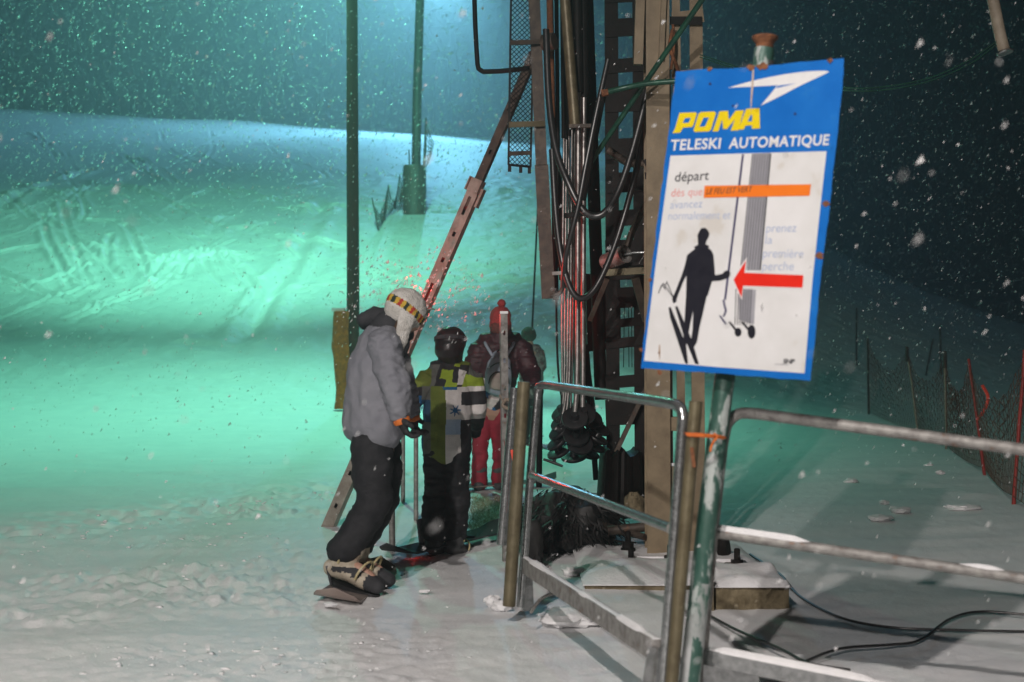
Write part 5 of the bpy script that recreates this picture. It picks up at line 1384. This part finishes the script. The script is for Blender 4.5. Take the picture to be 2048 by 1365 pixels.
# --- child in the checked jacket
Y = 9.0
JB = dict(head=P(902, 690, Y), neck=P(902, 727, Y), chest=P(898, 785, Y), pelvis=P(893, 895, Y),
          shl=P(857, 757, Y), ell=P(832, 795, 8.95), wrl=P(818, 812, 9.2), shr=P(943, 757, Y), elr=P(955, 815, 9.05), wrr=P(952, 850, 9.28),
          hipl=P(875, 905, Y), hipr=P(912, 905, Y), knl=P(871, 992, 9.02), knr=P(914, 992, 9.0), anl=P(868, 1082, 8.96), anr=P(908, 1082, 9.02),
          toel=P(878, 1108, 9.15), toer=P(930, 1102, 9.2), hdl=Vector((-.3, 1, -.2)), hdr=Vector((0, 1, -.4)), pnl=Vector((0, -.2, -1)), pnr=Vector((-.2, -.2, -1)))
B, hs, hu, sd = person('child in a green, white and black checked jacket with a black helmet', JB, (.1, 1, 0), (.12, 1, -.05), .82)
wear('trousers', [sweep([JB['hip' + s] + Vector((0, 0, .10)), JB['hip' + s], JB['hip' + s].lerp(JB['kn' + s], .5), JB['kn' + s], JB['kn' + s].lerp(JB['an' + s], .5), JB['an' + s] + Vector((0, 0, .06))], [.084, .090, .078, .074, .080, .086]) for s in 'lr'], .010, [M['blackcloth']], B, .016, 12, 8, 1.4)
M['j_olive'] = pm('olive_jacket_cloth', (0.16, 0.20, 0.03), (0.12, 0.155, 0.024), 9, 0.8, 0, 0.25, 100)
M['j_lime'] = pm('lime_jacket_cloth', (0.36, 0.48, 0.035), (0.29, 0.40, 0.03), 9, 0.8, 0, 0.25, 100)
M['j_black'] = pm('black_jacket_cloth', (0.028, 0.028, 0.032), (0.02, 0.02, 0.023), 9, 0.8, 0, 0.25, 100)
M['j_white'] = pm('white_jacket_cloth', (0.78, 0.73, 0.71), (0.68, 0.64, 0.62), 6, 0.8, 0, 0.25, 100)
M['j_blue'] = pm('blue_jacket_cloth', (0.01, 0.13, 0.32), (0.01, 0.10, 0.25), 9, 0.8, 0, 0.25, 100)
M['j_pale'] = pm('pale_blue_jacket_cloth', (0.32, 0.46, 0.64), (0.45, 0.52, 0.62), 5, 0.8, 0, 0.25, 100)
M['j_grey'] = pm('dark_grey_jacket_cloth', (0.15, 0.155, 0.14), (0.11, 0.115, 0.105), 9, 0.8, 0, 0.25, 100)
M['j_navy'] = pm('navy_jacket_cloth', (0.03, 0.09, 0.17), (0.025, 0.07, 0.13), 9, 0.8, 0, 0.25, 100)
BM = [M['j_olive'], M['j_lime'], M['j_black'], M['j_white'], M['j_blue'], M['j_pale'], M['j_grey'], M['j_navy']]
B0, BX = JB['chest'], 1 / (9.0 / F)
def paintB(c):
    x = c[:, 0] * F / 9.0 + 1024 + 1.5 * fbm(c[:, 0] * 9, c[:, 2] * 9, 4.0, 2); y = 682.5 - (c[:, 2] - CZ) * F / 9.0 + 2 * fbm(c[:, 0] * 8, c[:, 2] * 8, 6.0, 2)
    m_ = np.full(len(c), 2)
    m_[x < 863] = 6
    m_[(x < 863) & (y > 800) & (y < 845)] = 7
    m_[(x >= 863) & (x < 893)] = 0
    wcol = (x >= 893) & (x < 923)
    m_[wcol] = 3; m_[wcol & (y > 838) & (y < 868)] = 5; m_[wcol & (y > 802) & (y < 838)] = 3
    rc = x >= 923
    m_[rc] = 2; m_[rc & (y > 809) & (y < 838)] = 3; m_[rc & (y > 768) & (y < 783)] = 3
    m_[(y > 773) & (y < 779) & (x > 888) & (x < 914)] = 4
    yoke = y < 773
    wob = 3.0 * fbm(c[:, 0] * 14, c[:, 2] * 14, 2.0, 2)
    xx, yy = x + wob + .25 * (y - 740), y + 3.0 * fbm(c[:, 0] * 14, c[:, 2] * 14, 9.0, 2) - .12 * (x - 900)
    m_[yoke] = np.where(xx < 878, 6, 2)[yoke]
    m_[yoke & (xx < 868) & (yy > 742)] = 0
    m_[yoke & (xx > 884) & (xx < 909) & (yy > 742) & (yy < 762)] = 1
    m_[yoke & (xx > 899) & (xx < 921) & (yy > 762)] = 1
    m_[yoke & (xx > 907) & (xx < 919) & (yy > 722) & (yy < 733)] = 1
    m_[yoke & (xx > 920) & (xx < 932) & (yy > 738) & (yy < 766)] = 3
    m_[yoke & (xx >= 932) & (yy > 745)] = 1
    m_[yoke & (xx >= 936) & (yy <= 745)] = 6
    m_[(x < 846) & (y < 775)] = 0; m_[(x < 846) & (y >= 775) & (y < 792)] = 2; m_[(x < 846) & (y >= 792)] = 4
    m_[(y < 730)] = np.where(x < 905, 2, 0)[y < 730]
    st = np.hypot((x - 911), (y - 820)); an_ = np.arctan2(y - 820, x - 911)
    m_[(st < 5 + 7 * np.abs(np.cos(an_ * 3.5 + .4)) ** 6) & wcol] = 4
    return m_
def quant_fine(shapes): return shapes
jb = [sweep([P(893, 897, Y), P(894, 860, Y), P(896, 800, Y), P(899, 760, Y), P(901, 735, Y)], [.158, .156, .152, .142, .085], (1, 0, 0), [.74, .74, .74, .70, .8]),
      sweep([P(901, 733, 8.99), P(902, 716, 8.99)], [.085, .075], (1, 0, 0), .9)]
for s in 'lr': jb.append(sweep([JB['sh' + s].lerp(JB['neck'], .4), JB['sh' + s], JB['el' + s], JB['wr' + s]], [.075, .072, .062, .048]))
wear('jacket', jb, .0045, BM, B, .008, 11, 3, .8, 5, paintB)
for s in 'lr': wear('glove', hand(JB['wr' + s], JB['hd' + s], JB['pn' + s], s, .85, .007, .55), .0065, [M['gloveblack']], B, .002, 30, 1, 1, 2)
hb_ = wear('helmet', [ball(P(901, 683, Y), [Vector((.102, 0, 0)), Vector((0, .122, 0)), Vector((0, 0, .098))]), sweep([P(899, 700, 8.96), P(901, 712, 8.98)], [.096, .080], (1, 0, 0), 1.05)], .007, [M['helmet']], B, .0012, 30, 1, 1, 5)
m = MB(); st = []
for e in np.linspace(0, 2 * math.pi, 29)[:-1]: st.append(P(901, 683, Y) + Vector((math.cos(e) * .1045, math.sin(e) * .125, .012 - .02 * math.sin(e))))
n = len(st)
for d_ in (0,):
    vs = []; fs = []
    for v in st: vs += [v + Vector((0, 0, -.012)), v + Vector((0, 0, .012))]
    for i in range(n): fs.append((2 * i, 2 * ((i + 1) % n), 2 * ((i + 1) % n) + 1, 2 * i + 1))
    m.add(vs, fs)
m.build('goggle_strap', M['charcoal'], hb_, True)
m = MB(); m.box(P(880, 660, 8.98), (.02, .03, .026)); m.build('clip', M['galv_dull'], hb_)
for s in 'lr': boot(B, JB['an' + s], JB['toe' + s], JB['an' + s].lerp(JB['kn' + s], .45), [M['bootgrey'], M['charcoal']], 1.0)
m = MB()
sb2, l2, w2, n2 = board('snowboard', floor(P(898, 1096, 9.15), .045), (.62, .9, .03), (1, -.6, 0), 1.25, .24, 'black snowboard under the child in the checked jacket', [M['blackcloth'], M['charcoal']])
for tt in (-.17, .14):
    m = MB(); c = floor(P(898, 1096, 9.15), .045) + l2 * tt + n2 * .012; m.box(c, (.17, .10, .012)); m.bar(c - w2 * .07, c - w2 * .09 + Vector((0, -.02, .15)), .09, .012, w2); m.build('binding', M['charcoal'], sb2)
bl = MB(); bl.lathe([(.012, 0), (.014, .006), (.010, .012)], G(828, 1112) + Vector((0, 0, .02)), (0, -.4, 1), 12)
bl_o = bl.build('tail_light', M['redglow'], None, True, G(828, 1112)); tag(bl_o, 'tiny glowing red light on the snow beside the child', 'light')

# --- adult with red hat and backpack
Y = 12.7
JC = dict(head=P(1001, 643, Y), neck=P(1001, 672, Y), chest=P(999, 725, Y), pelvis=P(985, 812, Y),
          shl=P(960, 697, Y), ell=P(940, 752, 12.7), wrl=P(948, 790, 12.9), shr=P(1042, 697, Y), elr=P(1064, 752, 12.6), wrr=P(1068, 768, 12.35),
          hipl=P(967, 822, Y), hipr=P(998, 822, Y), knl=P(960, 900, Y), knr=P(1001, 900, 12.72), anl=P(958, 962, 12.72), anr=P(999, 962, 12.75),
          toel=P(960, 982, 12.95), toer=P(1003, 982, 12.98), hdl=Vector((.1, 1, -.5)), hdr=Vector((.3, -1, -.3)), pnl=Vector((.3, .3, -1)), pnr=Vector((0, -.3, -1)))
C_, hs, hu, sd = person('tall person with a red bobble hat, dark quilted jacket and red trousers', JC, (0, 1, 0), (.1, 1, .05), 1.0)
M['redcloth'] = pm('crimson_ski_cloth', (0.38, 0.018, 0.045), (0.30, 0.014, 0.035), 7, 0.7, 0, 0.25, 90)
wear('trousers', [sweep([JC['hip' + s] + Vector((0, 0, .08)), JC['hip' + s], JC['hip' + s].lerp(JC['kn' + s], .5), JC['kn' + s], JC['kn' + s].lerp(JC['an' + s], .6), JC['an' + s] + Vector((0, 0, .0))], [.10, .098, .080, .068, .072, .080]) for s in 'lr'], .012, [M['redcloth']], C_, .012, 9, 4, 1.2)
M['burgundy'] = pm('burgundy_quilted_cloth', (0.065, 0.016, 0.024), (0.040, 0.011, 0.016), 8, 0.55, 0, 0.4, 40)
def paintC(c):
    x = c[:, 0] * F / 12.7 + 1024; y = 682.5 - (c[:, 2] - CZ) * F / 12.7
    m_ = np.zeros(len(c), int); low = (y > 757) & (x < 1020) & (x > 947)
    a = np.floor((x + y * .8) / 26).astype(int); b = np.floor((x - y * .8) / 26).astype(int)
    m_[low] = np.array([1, 2, 1, 3, 1, 2])[(a + 2 * b) % 6][low]
    return m_
jc = [sweep([P(987, 800, Y), P(990, 770, Y), P(998, 725, Y), P(1001, 697, Y), P(1001, 678, Y)], [.175, .185, .20, .185, .10], (1, 0, 0), [.78, .75, .70, .66, .8]), sweep([P(1001, 678, 12.69), P(1001, 664, 12.69)], [.10, .095], (1, 0, 0), .9)]
for s in 'lr': jc.append(sweep([JC['sh' + s].lerp(JC['neck'], .35), JC['sh' + s], JC['el' + s], JC['wr' + s]], [.105, .10, .088, .06]))
wear('jacket', jc, .012, [M['burgundy'], M['j_white'], M['j_black'], M['j_blue']], C_, .016, 8, 6, 2.2, 4, paintC)
for s in 'lr': wear('glove', hand(JC['wr' + s], JC['hd' + s], JC['pn' + s], s, 1.0, .008, .6), .008, [M['gloveblack']], C_, .002, 30, 1, 1, 2)
M['redknit'] = pm('red_knit_hat', (0.52, 0.07, 0.065), (0.42, 0.05, 0.05), 40, 0.95, 0, 0.9, 110)
hc_ = wear('hat', [ball(P(1001, 634, Y), [Vector((.096, 0, 0)), Vector((0, .112, 0)), Vector((0, 0, .098))]), sweep([P(1001, 648, Y), P(1001, 655, Y)], [.100, .098], (1, 0, 0), 1.1)], .009, [M['redknit']], C_, .005, 24, 2, 1, 3)
wear('bobble', [ball(P(1003, 607, Y), [Vector((.038, 0, 0)), Vector((0, .038, 0)), Vector((0, 0, .033))])], .007, [M['redknit']], hc_, .010, 60, 2, 1, 1)
M['hairred'] = pm('auburn_hair', (.22, .06, .05), (.14, .04, .03), 50, .7, 0, .6, 120)
wear('hair', [ball(P(1001, 655, 12.66), [Vector((.092, 0, 0)), Vector((0, .075, 0)), Vector((0, 0, .085))])], .009, [M['hairred']], C_, .006, 40, 2, .3, 3)
for s in 'lr': boot(C_, JC['an' + s], JC['toe' + s], JC['an' + s].lerp(JC['kn' + s], .4), [M['bootgrey'], M['charcoal']], 1.0)
bp0 = P(997, 775, 12.50)
bpk = thing('backpack', 'small grey blue backpack with beige pocket on the red hat person', 'backpack', bp0)
M['packblue'] = pm('grey_blue_pack_cloth', (0.40, 0.45, 0.54), (0.32, 0.37, 0.45), 10, 0.8, 0, 0.3, 80)
M['packbeige'] = pm('beige_pocket_cloth', (0.40, 0.35, 0.31), (0.32, 0.28, 0.25), 10, 0.8, 0, 0.3, 80)
wear('bag', [sweep([P(995, 778, 12.50), P(997, 750, 12.48), P(999, 722, 12.50), P(999, 708, 12.52)], [.115, .118, .10, .06], (1, 0, 0), [.55, .6, .6, .6])], .010, [M['packblue']], bpk, .006, 12, 2)
wear('pocket', [sweep([P(996, 774, 12.425), P(997, 758, 12.415), P(998, 748, 12.43)], [.078, .080, .06], (1, 0, 0), .42)], .008, [M['packbeige']], bpk, .004, 14, 4)
m = MB(); m.tube(spline([P(977, 768, 12.41), P(982, 752, 12.39), P(998, 744, 12.385), P(1014, 752, 12.39), P(1018, 768, 12.41)], 5), .005, 6); m.tube(spline([P(975, 738, 12.43), P(998, 726, 12.41), P(1020, 738, 12.43)], 5), .005, 6); m.tube(spline([P(992, 708, 12.50), P(999, 700, 12.49), P(1006, 708, 12.50)], 4), .007, 6); m.build('zip', M['charcoal'], bpk, True)
m = MB()
for s_ in (-1, 1): m.tube(spline([P(999 + s_ * 14, 712, 12.52), P(999 + s_ * 26, 692, 12.55), P(999 + s_ * 30, 684, 12.68), P(999 + s_ * 32, 700, 12.86)], 5), .014, 8)
m.build('strap', M['packblue'], bpk, True)
sb3, l3, w3, n3 = board('snowboard', floor(P(985, 985, 12.8), .04), (.9, .45, .02), (.3, -1, 0), 1.3, .25, 'dark snowboard under the red hat person', [M['charcoal'], M['boardbase']])

# --- small rider already being towed
Y = 17.6
gD = float(gz(.2, Y))
JD = dict(head=P(1057, 674, Y), neck=P(1059, 691, Y), chest=P(1062, 722, Y), pelvis=P(1064, 775, Y),
          shl=P(1043, 703, Y), ell=P(1036, 735, Y), wrl=P(1050, 752, 17.85), shr=P(1078, 705, Y), elr=P(1084, 735, Y), wrr=P(1070, 752, 17.85),
          hipl=P(1055, 782, Y), hipr=P(1072, 782, Y), knl=P(1054, 830, Y), knr=P(1072, 830, Y), anl=P(1053, 876, Y), anr=P(1072, 876, Y),
          toel=P(1054, 884, 17.8), toer=P(1073, 884, 17.8), hdl=Vector((.4, 1, -.2)), hdr=Vector((-.4, 1, -.2)), pnl=Vector((0, 0, -1)), pnr=Vector((0, 0, -1)))
D_, hs, hu, sd = person('small far rider in a pale flowered jacket and dark beanie, being towed away', JD, (0, 1, 0), (0, 1, 0), .9)
wear('trousers', [sweep([JD['hip' + s] + Vector((0, 0, .06)), JD['hip' + s], JD['kn' + s], JD['an' + s]], [.095, .092, .078, .08]) for s in 'lr'], .014, [M['blackcloth']], D_, .01, 9, 4)
M['floral'] = pm('pale_flowered_cloth', (0.30, 0.27, 0.26), (0.07, 0.045, 0.05), 16, 0.8, 0, 0.3, 60, c3=(0.30, 0.09, 0.10), pos=(.42, .55))
jd = [sweep([P(1064, 785, Y), P(1063, 750, Y), P(1061, 715, Y), P(1059, 697, Y)], [.15, .15, .145, .08], (1, 0, 0), .72)]
for s in 'lr': jd.append(sweep([JD['sh' + s].lerp(JD['neck'], .3), JD['sh' + s], JD['el' + s], JD['wr' + s]], [.075, .072, .06, .048]))
wear('jacket', jd, .013, [M['floral']], D_, .01, 9, 8)
M['beanie'] = pm('dark_green_beanie', (.03, .05, .035), (.045, .07, .05), 40, .95, 0, .8, 90)
wear('hat', [ball(P(1057, 670, Y), [Vector((.098, 0, 0)), Vector((0, .11, 0)), Vector((0, 0, .10))])], .011, [M['beanie']], D_, .006, 24)
for s in 'lr':
    wear('glove', hand(JD['wr' + s], JD['hd' + s], JD['pn' + s], s, .9, .006, .7), .009, [M['gloveblack']], D_, 0, 30, 1, 1, 2)
    boot(D_, JD['an' + s], JD['toe' + s], JD['an' + s].lerp(JD['kn' + s], .45), [M['bootgrey']], .9)
stick('tow_line', M['darksteel'], P(1060, 748, 17.85), P(1081, 300, 18.2), .014, .012, 'thin tow pole pulling the small far rider up from above', 'tow pole')
# ------------------------------------------------------------------ falling snow and the air that carries it
rs = np.random.default_rng(21)
M['flake'] = bpy.data.materials.new('snowflake'); M['flake'].use_nodes = True
_nt = M['flake'].node_tree
for _n in list(_nt.nodes): _nt.nodes.remove(_n)
_o = nd(_nt, 'ShaderNodeOutputMaterial'); _mx = nd(_nt, 'ShaderNodeMixShader'); _d = nd(_nt, 'ShaderNodeBsdfDiffuse'); _t = nd(_nt, 'ShaderNodeBsdfTranslucent')
_d.inputs['Color'].default_value = (0.85, 0.85, 0.85, 1); _t.inputs['Color'].default_value = (0.85, 0.85, 0.85, 1)
_mx.inputs[0].default_value = 0.5
_nt.links.new(_d.outputs[0], _mx.inputs[1]); _nt.links.new(_t.outputs[0], _mx.inputs[2]); _nt.links.new(_mx.outputs[0], _o.inputs[0])
def flakes(n, y0, y1, s0, s1, power):
    Y = (y0 ** power + rs.random(n) * (y1 ** power - y0 ** power)) ** (1 / power)
    X = (rs.random(n) * 2 - 1) * (0.4 + 0.42 * Y)
    Zt = CZ + (rs.random(n) * 1.55 - 0.62) * Y * 0.27 / 0.62
    Zg = gz(X, Y) + 0.03
    ok = Zt > Zg
    Y, X, Zt = Y[ok], X[ok], Zt[ok]
    n = len(Y)
    S = s0 + (s1 - s0) * rs.random(n) ** 2
    d = rs.normal(size=(n, 4, 3)) * 0.35
    base = np.array([[1, 0, -.5], [-.5, .8, -.5], [-.5, -.8, -.5], [0.1, 0, 1.1]])
    Q = base[None] + d
    fall = np.array([0.62, -0.1, 0.78])                       # wind-driven aggregates are a little longer one way
    Q = Q + (Q @ fall)[..., None] * fall * 1.0
    V = np.stack([X, Y, Zt], -1)[:, None, :] + Q * S[:, None, None] * 0.5
    fidx = np.array([[0, 1, 2], [0, 3, 1], [1, 3, 2], [2, 3, 0]])
    Fx = (np.arange(n)[:, None, None] * 4 + fidx[None]).reshape(-1, 3)
    return V.reshape(-1, 3), Fx
parts = [flakes(700, 1.6, 6, 0.004, 0.010, 2.0), flakes(6000, 6, 16, 0.003, 0.008, 1.5), flakes(80000, 14, 55, 0.009, 0.023, 1.2), flakes(150000, 40, 105, 0.026, 0.065, 1.0)]
# a gust swirling round the start lamp
_v, _f = flakes(750, 8.5, 9.8, 0.006, 0.015, 1.0)
_n = len(_v) // 4; _c = _v.reshape(_n, 4, 3).mean(1, keepdims=True); _q = _v.reshape(_n, 4, 3) - _c
_r = rs.random(_n) ** 0.7 * 0.46; _a = rs.random(_n) * 6.283
_t = np.stack([P(825, 600, 9.1).x + _r * np.cos(_a) * 1.1, _c[:, 0, 1], P(825, 600, 9.1).z + _r * np.sin(_a) * 0.75], -1)[:, None]
parts.append(((_q + _t).reshape(-1, 3), _f))
off = 0; Vs, Fs = [], []
for v, f in parts:
    Vs.append(v); Fs.append(f + off); off += len(v)
snow = np_mesh('snowfall', np.concatenate(Vs), np.concatenate(Fs), M['flake'], smooth=False)
snow['kind'] = 'stuff'
tag(snow, 'white snowflakes blowing through the lamplight', 'snowfall')

hb = MB()
hb.box((0, 150, 68), (560, 560, 144))
M['haze'] = bpy.data.materials.new('snowy_air'); M['haze'].use_nodes = True
_nt = M['haze'].node_tree
for _n in list(_nt.nodes): _nt.nodes.remove(_n)
_o = nd(_nt, 'ShaderNodeOutputMaterial'); _v = nd(_nt, 'ShaderNodeVolumePrincipled')
_v.inputs['Color'].default_value = (0.9, 0.93, 0.95, 1)
_v.inputs['Density'].default_value = HAZE
_v.inputs['Anisotropy'].default_value = 0.6
_nt.links.new(_v.outputs[0], _o.inputs['Volume'])
haze = hb.build('haze', M['haze'])
haze['kind'] = 'stuff'
